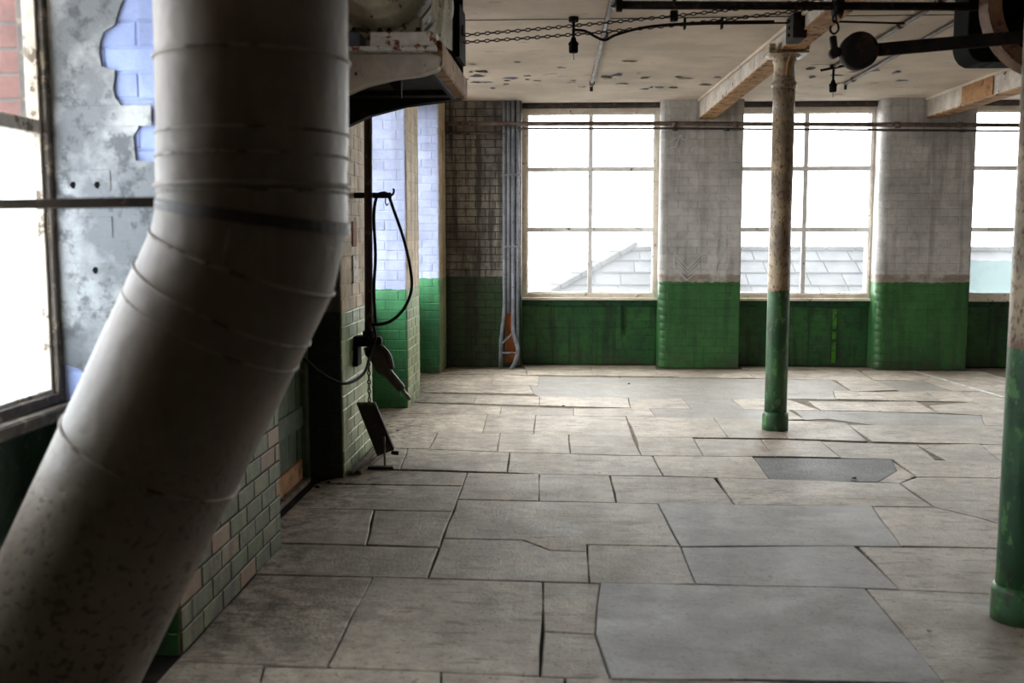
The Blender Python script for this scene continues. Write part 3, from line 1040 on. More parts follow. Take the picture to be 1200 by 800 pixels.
# aprons and lintels of the left windows
for a, b_ in LEFT_W:
    ap = MB().box((-2.35, a, 0), (-1.90, b_, 0.95)).build('wall_left', 'paint_dark', None, 'structure')
    MB().box((-2.35, a, 3.10), (-1.86, b_, CEIL)).build('wall_left', 'lintel', None, 'structure')
for i, (a, b_) in enumerate(LEFT_W):
    w_n += 1
    if i == 0:
        window(w_n, 'Y', a, b_, 0.98, 3.10, LREC, 2, 2, 'old_frame', 'putty', lambda c, r: 'frosted' if r == 0 else 'sooty_glass', depth=0.10, fw=0.05, bars=0.05, rowz=[1.02, 1.985, 3.05])
    else:
        window(w_n, 'Y', a, b_, 0.98, 3.10, LREC, 2, 3, 'frame', 'glaze_bar', lambda c, r: 'glass')

# boarded doorway between the first two piers
MB().box((-2.35, 5.08, 0), (-1.76, 6.57, CEIL)).build('wall_left', 'paint_dark', None, 'structure')
door = bpy.data.objects.new('door_1', None)
COL.objects.link(door)
door['kind'] = 'structure'
y0 = 5.11
for k in range(8):
    w = 0.178
    MB().box((-1.745, y0 + 0.003, 0.14), (-1.718 + random.uniform(-.003, .003), y0 + w - 0.003, 2.35), 0.004).build('plank', 'door_green', door)
    y0 += w
MB().box((-1.722, 5.10, 0.37), (-1.700, 6.45, 0.50), 0.004).build('cross_rail', 'door_green', door)
MB().box((-1.722, 5.10, 1.15), (-1.700, 6.45, 1.28), 0.004).build('cross_rail', 'door_green', door)
MB().box((-1.735, 6.46, 0.0), (-1.68, 6.54, 2.40), 0.005).build('door_post', 'door_green', door)
MB().box((-1.735, 5.09, 2.35), (-1.68, 6.54, 2.45), 0.005).build('door_head', 'door_green', door)
MB().box((-1.725, 5.12, 0.035), (-1.697, 6.40, 0.16), 0.003).build('kick_board', 'orange_board', door, label='raw orange board along the foot')
MB().box((-1.73, 5.10, 0.0), (-1.66, 6.46, 0.032), 0.004).build('threshold', 'old_wood', door)

# walls out of sight, to close the room
MB().box((12.5, -5.0, 0), (12.8, 13.1, CEIL)).build('wall_right', 'paint_back', None, 'structure')
MB().box((-2.35, -5.3, 0), (12.5, -5.0, CEIL)).build('wall_rear', 'black_brick', None, 'structure')

# chalk marks on the middle pier
def chalk(pts, w=0.007):
    b = MB()
    y = BACK - 0.0125
    for (xa, za), (xb, zb) in zip(pts[:-1], pts[1:]):
        d = Vector((xb - xa, zb - za)).normalized()
        n = Vector((-d.y, d.x)) * w / 2
        b.prism([(xa + n.x, y, za + n.y), (xb + n.x, y, zb + n.y), (xb - n.x, y, zb - n.y), (xa - n.x, y, za - n.y)], (0, 0.004, 0))
    return b


for pts in (((1.274, 1.205), (1.271, 1.387), (1.436, 1.20), (1.604, 1.378), (1.608, 1.205)), ((1.30, 1.30), (1.437, 1.155), (1.58, 1.30)), ((1.324, 1.235), (1.438, 1.113), (1.576, 1.235)), ((1.346, 1.134), (1.428, 1.063), (1.558, 1.165))):
    chalk(pts).build('chalk_letter', 'chalk', p1)
for pts in (((1.725, 1.378), (1.797, 1.307), (1.886, 1.388)), ((1.797, 1.307), (1.750, 1.145))):
    chalk(pts).build('chalk_letter', 'chalk', p1)
for x in (1.711, 1.78, 1.85, 1.90):
    chalk(((x, 1.575), (x + .02, 1.60), (x + .035, 1.56), (x + .004, 1.555))).build('chalk_letter', 'chalk', p1)
chalk(((1.87, 1.70), (1.88, 1.64), (1.92, 1.65), (1.91, 1.70)), .006).build('chalk_letter', 'chalk', p1)
chalk(((1.20, 2.691), (1.249, 2.721), (1.329, 2.77), (1.339, 2.72), (1.389, 2.71), (1.399, 2.75)), .008).build('chalk_scribble', 'chalk', p1)
chalk(((1.329, 2.77), (1.28, 2.671), (1.271, 2.631), (1.20, 2.622)), .008).build('chalk_scribble', 'chalk', p1)

# ------------------------------------------------------------------ beams and columns
def beam(pts, label, w=0.17, hb=2.95, rise=0.0):
    a, b = Vector(pts[0]), Vector(pts[1])
    root = thing('ceiling_beam', label, 'beam', (a.x, a.y, hb))
    d = (b - a).normalized()
    n = Vector((d.y, -d.x, 0))
    prof = MB()
    h = w / 2
    for s, nm in ((1, 'web'),):
        q = [a + n * h, b + n * h, b - n * h, a - n * h]
        zz = [hb + .014, hb + rise + .014, hb + rise + .014, hb + .014]
        lo_ = [prof.bm.verts.new((p.x, p.y, z)) for p, z in zip(q, zz)]
        hi_ = [prof.bm.verts.new((p.x, p.y, CEIL + .01)) for p in q]
        for f_ in (lo_, hi_[::-1]):
            prof.bm.faces.new(f_)
        for k in range(4):
            prof.bm.faces.new((lo_[k], lo_[(k + 1) % 4], hi_[(k + 1) % 4], hi_[k]))
    prof.build('web', 'beam_side', root)
    q = [a + n * (h + .004), b + n * (h + .004), b - n * (h + .004), a - n * (h + .004)]
    MB().prism([(p.x, p.y, z) for p, z in zip(q, (hb, hb + rise, hb + rise, hb))], (0, 0, 0.016), 0.003).build('soffit_plate', 'beam_under', root)
    for s in (1, -1):
        c0, c1 = a + n * s * (h + .012), b + n * s * (h + .012)
        MB().bar((c0.x, c0.y, CEIL - .012), (c1.x, c1.y, CEIL - .012), .03, .03, bev=.006).build('plaster_fillet', 'ceiling', root)
    return root


beam1 = beam(((1.625, 12.36, 0), (1.90, 3.2, 0)), 'flaking cream beam running over both green-footed columns', rise=0.20)
beam2 = beam(((4.25, 12.36, 0), (4.30, 3.2, 0)), 'flaking cream beam at the right, beside the black casing')
MB().bar((4.163, 11.3, 3.07), (4.165, 10.5, 3.07), .008, .20, (0, 0, 1), .002).build('repair_patch', 'orange_board', beam2, label='bare ochre patch on the side')
# upright joint plate and bolts where two lengths of the beam meet
jp = MB().box((1.60, 7.60, 3.00), (1.70, 7.85, 3.178), 0.006).build('joint_plate', 'rust_black', beam1, label='dark upright splice plate')
for z in (3.04, 3.09, 3.14):
    MB().lathe([(.012, 0), (.012, .014)], (1.588, 7.72, z), 'X', 6, False).build('bolt', 'rust_black', jp)


def column(x, y, label, r=0.088):
    root = thing('cast_iron_column', label, 'column', (x, y, 0))
    MB().lathe([(r * 1.03, 0.13), (r * 1.02, 0.30), (r * 1.0, 1.6), (r * 0.985, 2.50)], (x, y, 0), n=28).build('shaft', 'column', root)
    MB().lathe([(r * 1.20, 0.0), (r * 1.21, 0.05), (r * 1.19, 0.125), (r * 1.12, 0.148), (r * 1.03, 0.152)], (x, y, 0), n=28).build('base', 'column', root)
    MB().lathe([(r * .98, 2.495), (r * .98, 2.76)], (x, y, 0), n=28).build('upper_shaft', 'column', root)
    MB().lathe([(r * .98, 2.755), (r * 1.12, 2.765), (r * 1.15, 2.785), (r * 1.12, 2.805), (r * .98, 2.815)], (x, y, 0), n=28).build('neck_ring', 'column', root)
    MB().lathe([(r * .97, 2.81), (r * .96, 2.955), (r * 1.04, 2.965), (r * 1.07, 2.978), (r * 1.04, 2.99), (r * 1.35, 3.006), (r * 1.62, 3.022)], (x, y, 0), n=28).build('capital', 'column', root)
    MB().box((x - .155, y - .16, 3.012), (x + .155, y + .16, 3.034), .006).build('saddle', 'column', root)
    for xa, xb, zt in ((-.155, -.105, 3.09), (.118, .160, 3.14)):
        MB().box((x + xa, y - .15, 3.04), (x + xb, y + .15, zt), .006).build('saddle_cheek', 'column', root)
    # scroll of bent strip on the front of the capital
    MB().tube(spline([(x + .00, y - .095, 2.84), (x + .01, y - .10, 2.96), (x + .03, y - .14, 3.04), (x - .03, y - .16, 3.06)], 6), .013, 6).build('capital_strip', 'beam_under', root)
    return root


column(1.722, 8.45, 'slim cast iron column in front of the middle window')
column(1.888, 4.25, 'nearer cast iron column cut by the right edge of the view')

# ------------------------------------------------------------------ duct
DR = 0.240
DY = 2.62
duct = thing('ventilation_duct', 'big dusty grey duct bending down to the left in the foreground', 'duct', (-1.63, DY, 0))


def ring_frame(ax):
    ax = Vector(ax).normalized()
    v = Vector((0, 1, 0))
    u = v.cross(ax).normalized()
    return u, v


def duct_piece(c0, n0, c1, n1, r0, r1, axis, name, mats='duct', cap=False, lap=0.0):
    """cylinder along axis between two planes (c, n)"""
    axis = Vector(axis).normalized()
    u, v = ring_frame(axis)
    b = MB()
    rows = []
    N = 56
    steps = 5
    for s in range(steps + 1):
        t = s / steps
        ring = []
        for k in range(N):
            a = 2 * PI * k / N
            rr = r0 + (r1 - r0) * t
            off = u * math.cos(a) * rr + v * math.sin(a) * rr
            ends = []
            for c, n in ((c0, n0), (c1, n1)):
                c, n = Vector(c), Vector(n).normalized()
                p = c + off
                p = p + axis * ((c - p).dot(n) / axis.dot(n))
                ends.append(p)
            ring.append(b.bm.verts.new(ends[0].lerp(ends[1], t)))
        rows.append(ring)
    for s in range(steps):
        for k in range(N):
            f = b.bm.faces.new((rows[s][k], rows[s][(k + 1) % N], rows[s + 1][(k + 1) % N], rows[s + 1][k]))
            f.smooth = True
    return b.build(name, mats, duct)


def seam(c, n, r, thick, mats='seam', name='seam_ring', flat=1.0, axis=None):
    c, n = Vector(c), Vector(n).normalized()
    ax = Vector(axis).normalized() if axis else n
    u, v = ring_frame(ax)
    pts = []
    for k in range(56):
        a = 2 * PI * k / 56
        off = u * math.cos(a) * r + v * math.sin(a) * r
        p = c + off
        p = p + ax * ((c - p).dot(n) / ax.dot(n))
        pts.append(p)
    b = MB().tube(pts, thick, 6, closed=True)
    return b.build(name, mats, duct)


UP = Vector((0, 0, 1))
LOW = Vector((-0.46, 0, -0.888)).normalized()      # direction of the lower leg
MID = (LOW - UP).normalized() * 1.0                # middle gore of the elbow
MID = ((-UP) + LOW).normalized()
cA = Vector((-0.806, DY, 1.665))                   # first mitre
cB = Vector((-0.835, DY, 1.540))                   # second mitre
nA = ((-UP) + MID).normalized()
nB = (MID + LOW).normalized()
cA = Vector((-0.806, DY, 1.655))
cB = cA + MID * 0.13
foot = cB + LOW * ((cB.z - 0.0) / -LOW.z)
zs = [3.20, 2.49, 2.036, 1.852, 1.794, 1.728]
for i in range(len(zs) - 1):
    duct_piece((-0.793 - 0.003 * i, DY, zs[i]), -UP, (-0.796 - 0.003 * i, DY, zs[i + 1]), -UP, DR, DR - 0.002, (0.006, 0, -1), 'duct_section')
    if i:
        seam((-0.793 - 0.003 * i, DY, zs[i]), -UP, DR + 0.001, 0.005 if i in (1, 2) else 0.0035)
duct_piece((-0.806, DY, 1.728), -UP, cA, nA, DR - 0.002, DR - 0.002, -UP, 'duct_section')
seam((-0.806, DY, 1.722), -UP, DR + 0.001, 0.007, 'duct', 'swage_bead')
seam((-0.806, DY, 1.706), -UP, DR, 0.004)
duct_piece(cA, nA, cB, nB, DR - 0.001, DR - 0.001, MID, 'elbow_section')
seam(cA, nA, DR + 0.001, 0.004, axis=-UP)
seam(cB, nB, DR + 0.001, 0.005, axis=MID)
l1 = cB + LOW * 0.12
l2 = cB + LOW * 0.19
l3 = cB + LOW * 0.57
duct_piece(cB, nB, l1, LOW, DR, DR, LOW, 'duct_section')
duct_piece(l1, LOW, l3, LOW, DR + 0.002, DR, LOW, 'duct_section')
duct_piece(l3, LOW, foot, UP, DR, DR, LOW, 'duct_section')
for c, th in ((l1, .004), (l2, .003), (l3, .0045)):
    seam(c, LOW, DR + 0.002, th)
# longitudinal lap seam and clips on the elbow
MB().tube([(-0.792, 2.385, 1.618), (-0.805, 2.384, 1.566), (-0.818, 2.386, 1.514)], .004, 6).build('lap_seam', 'seam', duct)
# strap clamp: a flat band round the duct, then straight to the window wall
cS = Vector((-0.806, DY, 1.648))
nS = Vector((0.14, 0, 1)).normalized()
u_, v_ = Vector((1, 0, -0.14)).normalized(), Vector((0, 1, 0))
b = MB()
rows = []
for k in range(56):
    a = 2 * PI * k / 56
    d = u_ * math.cos(a) + v_ * math.sin(a)
    rows.append([b.bm.verts.new(cS + d * (DR + rr) + nS * hh) for rr, hh in ((0.001, -.014), (0.006, -.014), (0.006, .014), (0.001, .014))])
for k in range(56):
    for j in range(4):
        f = b.bm.faces.new((rows[k][j], rows[(k + 1) % 56][j], rows[(k + 1) % 56][(j + 1) % 4], rows[k][(j + 1) % 4]))
b.build('clamp_band', 'strap', duct)
MB().bar((-1.045, DY - .01, 1.684), (-1.90, DY - .05, 1.672), .008, .027, bev=.002).build('support_strap', 'strap', duct, label='brown flat strap to the window frame')

# ------------------------------------------------------------------ bracket, drive and chain at the top left
br = thing('shaft_bracket', 'heavy iron wall bracket with rusty white top behind the duct', 'bracket', (-1.47, 5.5, 2.2))
# near arm, painted grey white, curved underside
def arm(y, th, outline, name, m, bev=.008):
    return MB().prism([(x, y, z) for x, z in outline], (0, th, 0), bev).build(name, m, br)


arm(4.95, 0.10, [(-1.468, 2.46), (-0.66, 2.46), (-0.60, 2.44), (-0.62, 2.385), (-0.70, 2.36), (-0.84, 2.345), (-0.98, 2.32), (-1.10, 2.27), (-1.22, 2.19), (-1.32, 2.08), (-1.40, 1.98), (-1.468, 1.94)], 'near_arm', 'beam_side')
arm(6.12, 0.08, [(-1.70, 2.46), (-0.64, 2.46), (-0.605, 2.435), (-0.62, 2.395), (-0.96, 2.365), (-1.18, 2.30), (-1.36, 2.22), (-1.52, 2.13), (-1.70, 2.10)], 'far_arm', 'rust_black')
MB().box((-0.675, 4.96, 2.40), (-0.60, 6.20, 2.52), .008).build('end_channel', 'beam_under', br)
MB().box((-0.690, 5.05, 2.39), (-0.66, 6.13, 2.47), .004).build('channel_web', 'rust_black', br)
MB().prism([(-0.99, 5.35, 2.455), (-0.86, 5.35, 2.455), (-0.86, 5.35, 2.30)], (0, .03, 0), .003).build('gusset', 'rust_black', br)
MB().box((-1.44, 6.0, 2.40), (-0.66, 6.12, 2.45), .004).build('tie_plate', 'rust_black', br)
MB().box((-1.45, 5.05, 2.43), (-0.67, 6.12, 2.455), .004).build('shelf_plate', 'rust_black', br)
MB().box((-1.44, 6.14, 2.45), (-0.62, 6.17, 3.17), .004).build('back_plate', 'rust_black', br)
MB().box((-1.46, 4.90, 2.462), (-0.62, 5.10, 2.485), .004).build('top_plate', 'white_rust', br)
pk = MB().box((-0.94, 4.93, 2.485), (-0.625, 5.09, 2.555), .006).build('packing_block', 'white_rust', br, label='rust-stained white block')
bk = MB().box((-1.46, 4.93, 2.485), (-0.99, 5.09, 2.56), .008).build('bearing_block', 'blue_metal', br, label='grey blue bearing block')
for x, z in ((-1.03, 2.56), (-1.12, 2.56), (-0.905, 2.555), (-0.86, 2.555), (-0.72, 2.555)):
    MB().lathe([(.018, 0), (.018, .016), (.010, .018), (.010, .03)], (x, 5.0, z), 'Z', 6, False).build('bolt', 'rust_black', bk if x < -0.98 else pk)

dr = thing('motor_drum', 'round greenish drum with grooved end resting on the wall bracket', 'motor', (-0.93, 5.5, 2.57))
c = (-0.93, 0, 2.875)
prof = [(0.06, 4.97), (0.10, 4.96), (0.13, 4.985), (0.16, 4.985), (0.17, 4.97), (0.20, 4.975), (0.205, 5.0), (0.235, 5.01), (0.245, 5.03), (0.27, 5.06), (0.283, 5.10), (0.285, 5.9), (0.26, 5.96), (0.1, 5.98)]
MB().lathe(prof, c, 'Y', 40).build('housing', 'drum', dr)
for y in (5.2, 5.45, 5.7):
    MB().tube([(c[0] + .286 * math.sin(2 * PI * k / 40), y, c[2] + .286 * math.cos(2 * PI * k / 40)) for k in range(40)], .008, 6, closed=True).build('housing_rib', 'drum', dr)
MB().lathe([(.05, 4.90), (.055, 4.93), (.05, 4.98)], c, 'Y', 20).build('shaft_boss', 'rust_black', dr)
for y in (5.12, 5.72):
    MB().box((-1.25, y, 2.49), (-0.72, y + .1, 2.66), .01).build('mounting_foot', 'drum', dr)

gd = thing('chain_guard', 'upright greenish guard plate with black wheel cover at the bracket end', 'guard', (-0.62, 5.5, 2.52))
MB().prism([(-0.655, 5.0, 3.17), (-0.655, 5.0, 2.62), (-0.645, 5.02, 2.55), (-0.62, 5.05, 2.52), (-0.585, 5.25, 2.52), (-0.585, 5.30, 3.17)], (0.0, .012, 0)).build('guard_plate', 'drum', gd)
wc = MB().prism([(-0.60, 5.48, 2.53), (-0.60, 5.80, 2.53), (-0.60, 5.80, 2.78), (-0.60, 5.77, 2.81), (-0.60, 5.51, 2.81), (-0.60, 5.48, 2.78)], (.03, 0, 0), .003).build('wheel_cover', 'black', gd)
MB().lathe([(.02, -.03), (.03, -.025), (.03, .02), (.02, .025)], (-0.585, 5.62, 2.69), 'X', 14).build('wheel_hub', 'rust_black', wc)

ch = thing('drive_chain', 'twin runs of dark chain slung across below the ceiling', 'chain', (0.4, 5.62, 2.75))
b = MB()
b.chain((-0.611, 5.620, 2.663), (1.377, 5.550, 2.824), sag=0.012)
b.build('upper_run', 'rust_black', ch, 'stuff')
b = MB()
b.chain((-0.615, 5.660, 2.634), (1.396, 5.500, 2.774), sag=0.02)
b.build('lower_run', 'rust_black', ch, 'stuff')

ls = thing('line_shaft', 'long dark line shaft crossing under the beam near the top edge', 'shaft', (0.26, 5.6, 2.84))
MB().tube([(0.277, 5.600, 2.809), (2.273, 5.600, 2.777)], .022, 16).build('shaft_rod', 'rust_black', ls)
MB().lathe([(.032, 0), (.036, .004), (.036, .03), (.03, .034)], (0.250, 5.600, 2.809), 'X', 16).build('end_cap', 'rust_black', ls)
e_ = Vector((0.556, 5.600, 2.797))
MB().tube([e_, e_ + Vector((0, 0, .36))], .010, 8).build('hanger_rod', 'rust_black', ls)
MB().box((e_.x - .02, 5.58, e_.z - .075), (e_.x + .02, 5.62, e_.z - .02), .004).build('hanger_nut', 'rust_black', ls)
MB().lathe([(.06, -.02), (.07, -.018), (.05, 0), (.07, .018), (.06, .02)], (Vector((1.408, 5.600, 2.796))), 'X', 24).build('chain_sprocket', 'rust_black', ls)

# tension arm with weight, hung from the shaft by a short chain
hk = thing('hook_chain', 'short hanging chain with open hook above the round weight', 'chain', (1.352, 5.450, 2.781))
MB().chain((1.357, 5.470, 2.811), (1.361, 5.470, 2.679), .05, .03, .005).build('chain_links', 'rust_black', hk, 'stuff')
h0 = Vector((1.361, 5.470, 2.675))
MB().tube(spline([h0 + Vector((-.005, 0, .02)), h0 + Vector((.015, 0, 0)), h0 + Vector((.02, 0, -.03)), h0 + Vector((0, 0, -.05)), h0 + Vector((-.02, 0, -.035)), h0 + Vector((-.018, 0, -.01))], 5), .006, 6).build('hook', 'rust_black', hk)
ta = thing('tension_arm', 'dark lever arm with a round weight at its left end', 'lever', (1.481, 5.450, 2.533))
w0 = Vector((1.481, 5.450, 2.533))
MB().lathe([(.07, -.05), (.088, -.045), (.094, -.03), (.094, .03), (.088, .045), (.07, .05)], w0, 'Y', 36).build('weight', 'rust_black', ta)
MB().bar((1.549, 5.450, 2.537), (2.563, 5.450, 2.616), .03, .066, bev=.006).build('arm_bar', 'rust_black', ta)
s0 = Vector((1.361, 5.450, 2.526))
MB().lathe([(.018, -.03), (.028, -.025), (.028, .025), (.018, .03)], s0, 'Y', 16).build('eye', 'rust_black', ta)
MB().bar(s0 + Vector((.0, 0, .0)), s0 + Vector((-.012, 0, .085)), .035, .032, bev=.006).build('shackle', 'rust_black', ta)
MB().bar(s0, w0 - Vector((.08, 0, 0)), .03, .03, bev=.004).build('neck', 'rust_black', ta)

# black casing and belt pulley
cs = thing('belt_casing', 'black rounded casing hanging at the top right corner', 'casing', (2.206, 5.750, 2.668))
o0 = Vector((2.137, 5.750, 2.521))
x0, z0 = o0.x, o0.z
pts = [(x0, 3.175), (x0, z0 + .09), (x0 + .012, z0 + .05), (x0 + .035, z0 + .02), (x0 + .07, z0), (x0 + .62, z0), (x0 + .66, z0 + .04), (x0 + .66, 3.175)]
hole = [(x0 + .145, 3.0), (x0 + .145, z0 + .14), (x0 + .5, z0 + .14), (x0 + .5, 3.0)]
b = MB()
y = 5.75
b.prism([(x0, y, 3.175), (x0, y, z0 + .09), (x0 + .012, y, z0 + .05), (x0 + .035, y, z0 + .02), (x0 + .07, y, z0), (x0 + .14, y, z0), (x0 + .14, y, 3.175)], (0, .22, 0), .006)
b.build('casing_side', 'black', cs)
b = MB()
b.prism([(x0 + .14, y, z0), (x0 + .62, y, z0), (x0 + .66, y, z0 + .04), (x0 + .66, y, z0 + .125), (x0 + .14, y, z0 + .125)], (0, .22, 0), .006)
b.build('casing_bottom', 'black', cs)
MB().box((x0 + .42, y, z0 + .125), (x0 + .66, y + .22, 3.175), .006).build('casing_side', 'black', cs)

bp = thing('belt_pulley', 'large pulley wheel with brown rim beside the right column', 'pulley', (2.485, 5.500, 2.770))
pc = Vector((2.498, 5.500, 2.778))
b = MB()
R0, R1 = .385, .315
rows = []
for k in range(48):
    a = 2 * PI * k / 48
    rows.append([b.bm.verts.new((pc.x + r * math.cos(a), pc.y + yy, pc.z + r * math.sin(a))) for r, yy in ((R1, -.06), (R0, -.06), (R0, .06), (R1, .06))])
for k in range(48):
    for j in range(4):
        f = b.bm.faces.new((rows[k][j], rows[(k + 1) % 48][j], rows[(k + 1) % 48][(j + 1) % 4], rows[k][(j + 1) % 4]))
        f.smooth = False
b.build('rim', 'brown_rim', bp)
for k in range(6):
    a = k * PI / 3 + .5
    MB().bar(pc, pc + Vector((math.cos(a), 0, math.sin(a))) * (R1 + .005), .05, .05, (0, 1, 0), .004).build('spoke', 'black', bp)
MB().lathe([(.07, -.08), (.075, -.07), (.075, .07), (.07, .08)], pc, 'Y', 20).build('hub', 'black', bp)
MB().lathe([(.30, .065), (.305, .07), (.305, .075), (.30, .08)], pc, 'Y', 40).build('web_disc', 'black', bp)
MB().tube([pc + Vector((0, -.1, 0)), pc + Vector((0, .6, 0))], .03, 12).build('axle', 'rust_black', bp)
MB().bar(pc + Vector((0, .5, 0)), Vector((pc.x, pc.y + .5, 3.19)), .06, .06, (0, 1, 0)).build('axle_hanger', 'black', bp)

# ------------------------------------------------------------------ ceiling fittings
def pendant(p, z_low, label, arm_dir):
    p = Vector(p)
    root = thing('lamp_holder', label, 'lamp holder', p)
    MB().lathe([(.032, -.035), (.036, -.03), (.036, 0)], p, 'Z', 16).build('ceiling_rose', 'rust_black', root)
    MB().tube([p + Vector((0, 0, -.03)), Vector((p.x, p.y, z_low + .10))], .011, 8).build('drop_rod', 'rust_black', root)
    so = MB().lathe([(.030, 0), (.034, .01), (.034, .055), (.038, .058), (.038, .068), (.022, .085), (.016, .11)], (p.x, p.y, z_low), 'Z', 16).build('socket', 'black', root)
    MB().tube([Vector((p.x, p.y, z_low + .005)), Vector((p.x + .003, p.y, z_low - .05))], .003, 6).build('wire_end', 'conduit', so)
    return root


pa = Vector((0.036, 7.694, CEIL))
pendant(pa, 2.925, 'bare dark lamp holder nearest the left bracket', 1)
pb = Vector((2.478, 9.943, CEIL))
pendant(pb, 2.930, 'bare dark lamp holder hanging beyond the round weight', 1)
MB().bar(pb + Vector((-.12, .0, -.05)), pb + Vector((.10, -.10, -.02)), .03, .02, bev=.003).build('support_arm', 'rust_black', [o for o in SC.objects if o.name.startswith('lamp_holder')][-1])


def conduit_run(pts, r, label, clips, name='ceiling_conduit', m='old_pipe', cat='conduit', end_drop=0.06):
    root = thing(name, label, cat, pts[0])
    MB().tube(pts, r, 10).build('pipe', m, root)
    for t in clips:
        a, b = Vector(pts[0]), Vector(pts[-1])
        p = a.lerp(b, t)
        d = (b - a).normalized()
        MB().tube([p - d * .03, p + d * .03], r * 1.45, 10).build('coupling', m, root)
    if end_drop:
        e = Vector(pts[-1])
        MB().tube([e + Vector((0, -.01, .005)), e - Vector((0, 0, end_drop))], r * .8, 8).build('end_drop', 'rust_black', root)
    return root


conduit_run([(0.335, 5.0, 3.158), (0.287, 7.07, 3.158), (0.242, 11.0, 3.158)], .021, 'pale ceiling conduit running lengthwise left of the beam', (.36, .55, .97))
conduit_run([(2.497, 5.0, 3.16), (2.497, 7.2, 3.16), (2.477, 9.9, 3.16)], .018, 'pale ceiling conduit running lengthwise above the round weight', (.45, .62), end_drop=0)
conduit_run([(2.83, 5.0, 3.16), (2.843, 7.7, 3.16), (2.876, 11.03, 3.16)], .018, 'pale ceiling conduit running lengthwise left of the black casing', (.62, .95))
cw = thing('ceiling_cable', 'dark cable looping from lamp holder across the ceiling joint', 'cable', (0.06, 7.72, 3.15))
MB().tube(spline([(0.036, 7.70, 3.09), (0.12, 7.72, 3.085), (0.20, 7.76, 3.05), (0.27, 7.78, 3.03), (0.36, 7.78, 3.07), (0.60, 7.76, 3.12), (1.0, 7.77, 3.145), (1.50, 7.78, 3.15)], 6), .010, 8).build('cable_run', 'rubber', cw)
MB().tube([(0.62, 7.77, 3.125), (1.0, 7.74, 3.13), (1.62, 7.76, 3.135)], .007, 8).build('cable_run', 'rubber', cw)
MB().tube([(1.83, 7.78, 3.15), (2.47, 7.9, 3.15)], .008, 8).build('cable_run', 'rubber', cw)
for x in (0.85, 1.12):
    MB().box((x - .008, 7.74, 3.10), (x + .008, 7.80, 3.178), .002).build('cable_clip', 'rust_black', cw)

# ------------------------------------------------------------------ pipes along the back wall
def wall_pipe(pts, r, m, label, marks):
    root = thing('wall_pipe', label, 'pipe', pts[0])
    MB().tube(pts, r, 10).build('pipe', m, root)
    for x in marks:
        z = pts[0][2] + (pts[-1][2] - pts[0][2]) * (x - pts[0][0]) / (pts[-1][0] - pts[0][0])
        MB().tube([(x - .03, pts[0][1], z), (x + .03, pts[0][1], z)], r * 1.4, 10).build('coupling', m, root)
        MB().box((x - .012, pts[0][1], z - .01), (x + .012, BACK + .01, z + .01)).build('pipe_clip', 'rust_black', root)
    return root


wall_pipe([(-1.45, 12.25, 2.905), (-0.58, 12.25, 2.90), (1.04, 12.25, 2.893), (3.784, 12.25, 2.865), (6.4, 12.25, 2.84)], .026, 'old_pipe', 'thick rust-spotted pipe across the tops of the back windows', (-1.15, 1.25, 1.95, 3.8, 4.5))
wall_pipe([(-0.60, 12.27, 2.845), (1.04, 12.27, 2.84), (4.943, 12.27, 2.79), (6.4, 12.27, 2.775)], .013, 'thin_pipe', 'thin dark pipe just below the thick back wall pipe', (1.25, 1.85, 4.55))
wp = wall_pipe([(-1.45, 12.29, 2.80), (-0.78, 12.29, 2.79)], .016, 'old_pipe', 'short rusty pipe on the grimy wall left of the conduits', (-1.2,))

# ------------------------------------------------------------------ conduits beside the first window
CX = (-0.752, -0.700, -0.648, -0.592)
labels = ('grey upright conduit bent out at its foot, leftmost of the bundle', 'grey upright conduit second from the left in the bundle', 'grey upright conduit kinked outward near the floor', 'grey upright conduit nearest the first back window')
for i, x in enumerate(CX):
    root = thing('electrical_conduit', labels[i], 'conduit', (x, 12.29, 0), 'conduits left of the first back window')
    y = 12.29
    if i == 0:
        P = [(x, y, 3.17), (x, y, .75), (x - .012, y - .01, .60), (x - .04, y - .06, .35), (x - .045, y - .07, 0.0)]
    elif i == 2:
        P = [(x, y, 3.17), (x, y, .52), (x + .004, y - .02, .42), (x + .06, y - .09, .25), (x + .06, y - .10, .18), (x + .02, y - .11, .06), (x - .02, y - .12, -0.005)]
    elif i == 1:
        P = [(x, y, 3.17), (x, y, .66)]
    else:
        P = [(x, y, 3.17), (x, y, 0.03)]
    MB().tube(P, .024 if i < 3 else .020, 10).build('tube', 'conduit', root)
    for z in (2.3, 1.45):
        MB().box((x - .03, y - .027, z), (x + .03, BACK, z + .02), .003).build('saddle_clip', 'conduit', root)
bb = MB().box((-0.745, 12.318, 0.06), (-0.625, 12.342, 0.72), .003).build('backing_board', 'rust_board', origin=(-0.69, 12.33, 0.06))
tag(bb, 'rust orange board behind the feet of the grey conduits', 'board')
for k, (pa_, pb_) in enumerate((((-0.78, 12.22, .30), (-0.66, 12.22, .42)), ((-0.78, 12.20, .19), (-0.60, 12.20, .19)))):
    s_ = MB().bar(pa_, pb_, .02, .022, bev=.003).build('brace_strip', 'conduit', origin=pa_)
    tag(s_, ('slanting grey strip joining the conduit feet' if k == 0 else 'level grey strip joining the conduit feet low down'), 'strip')

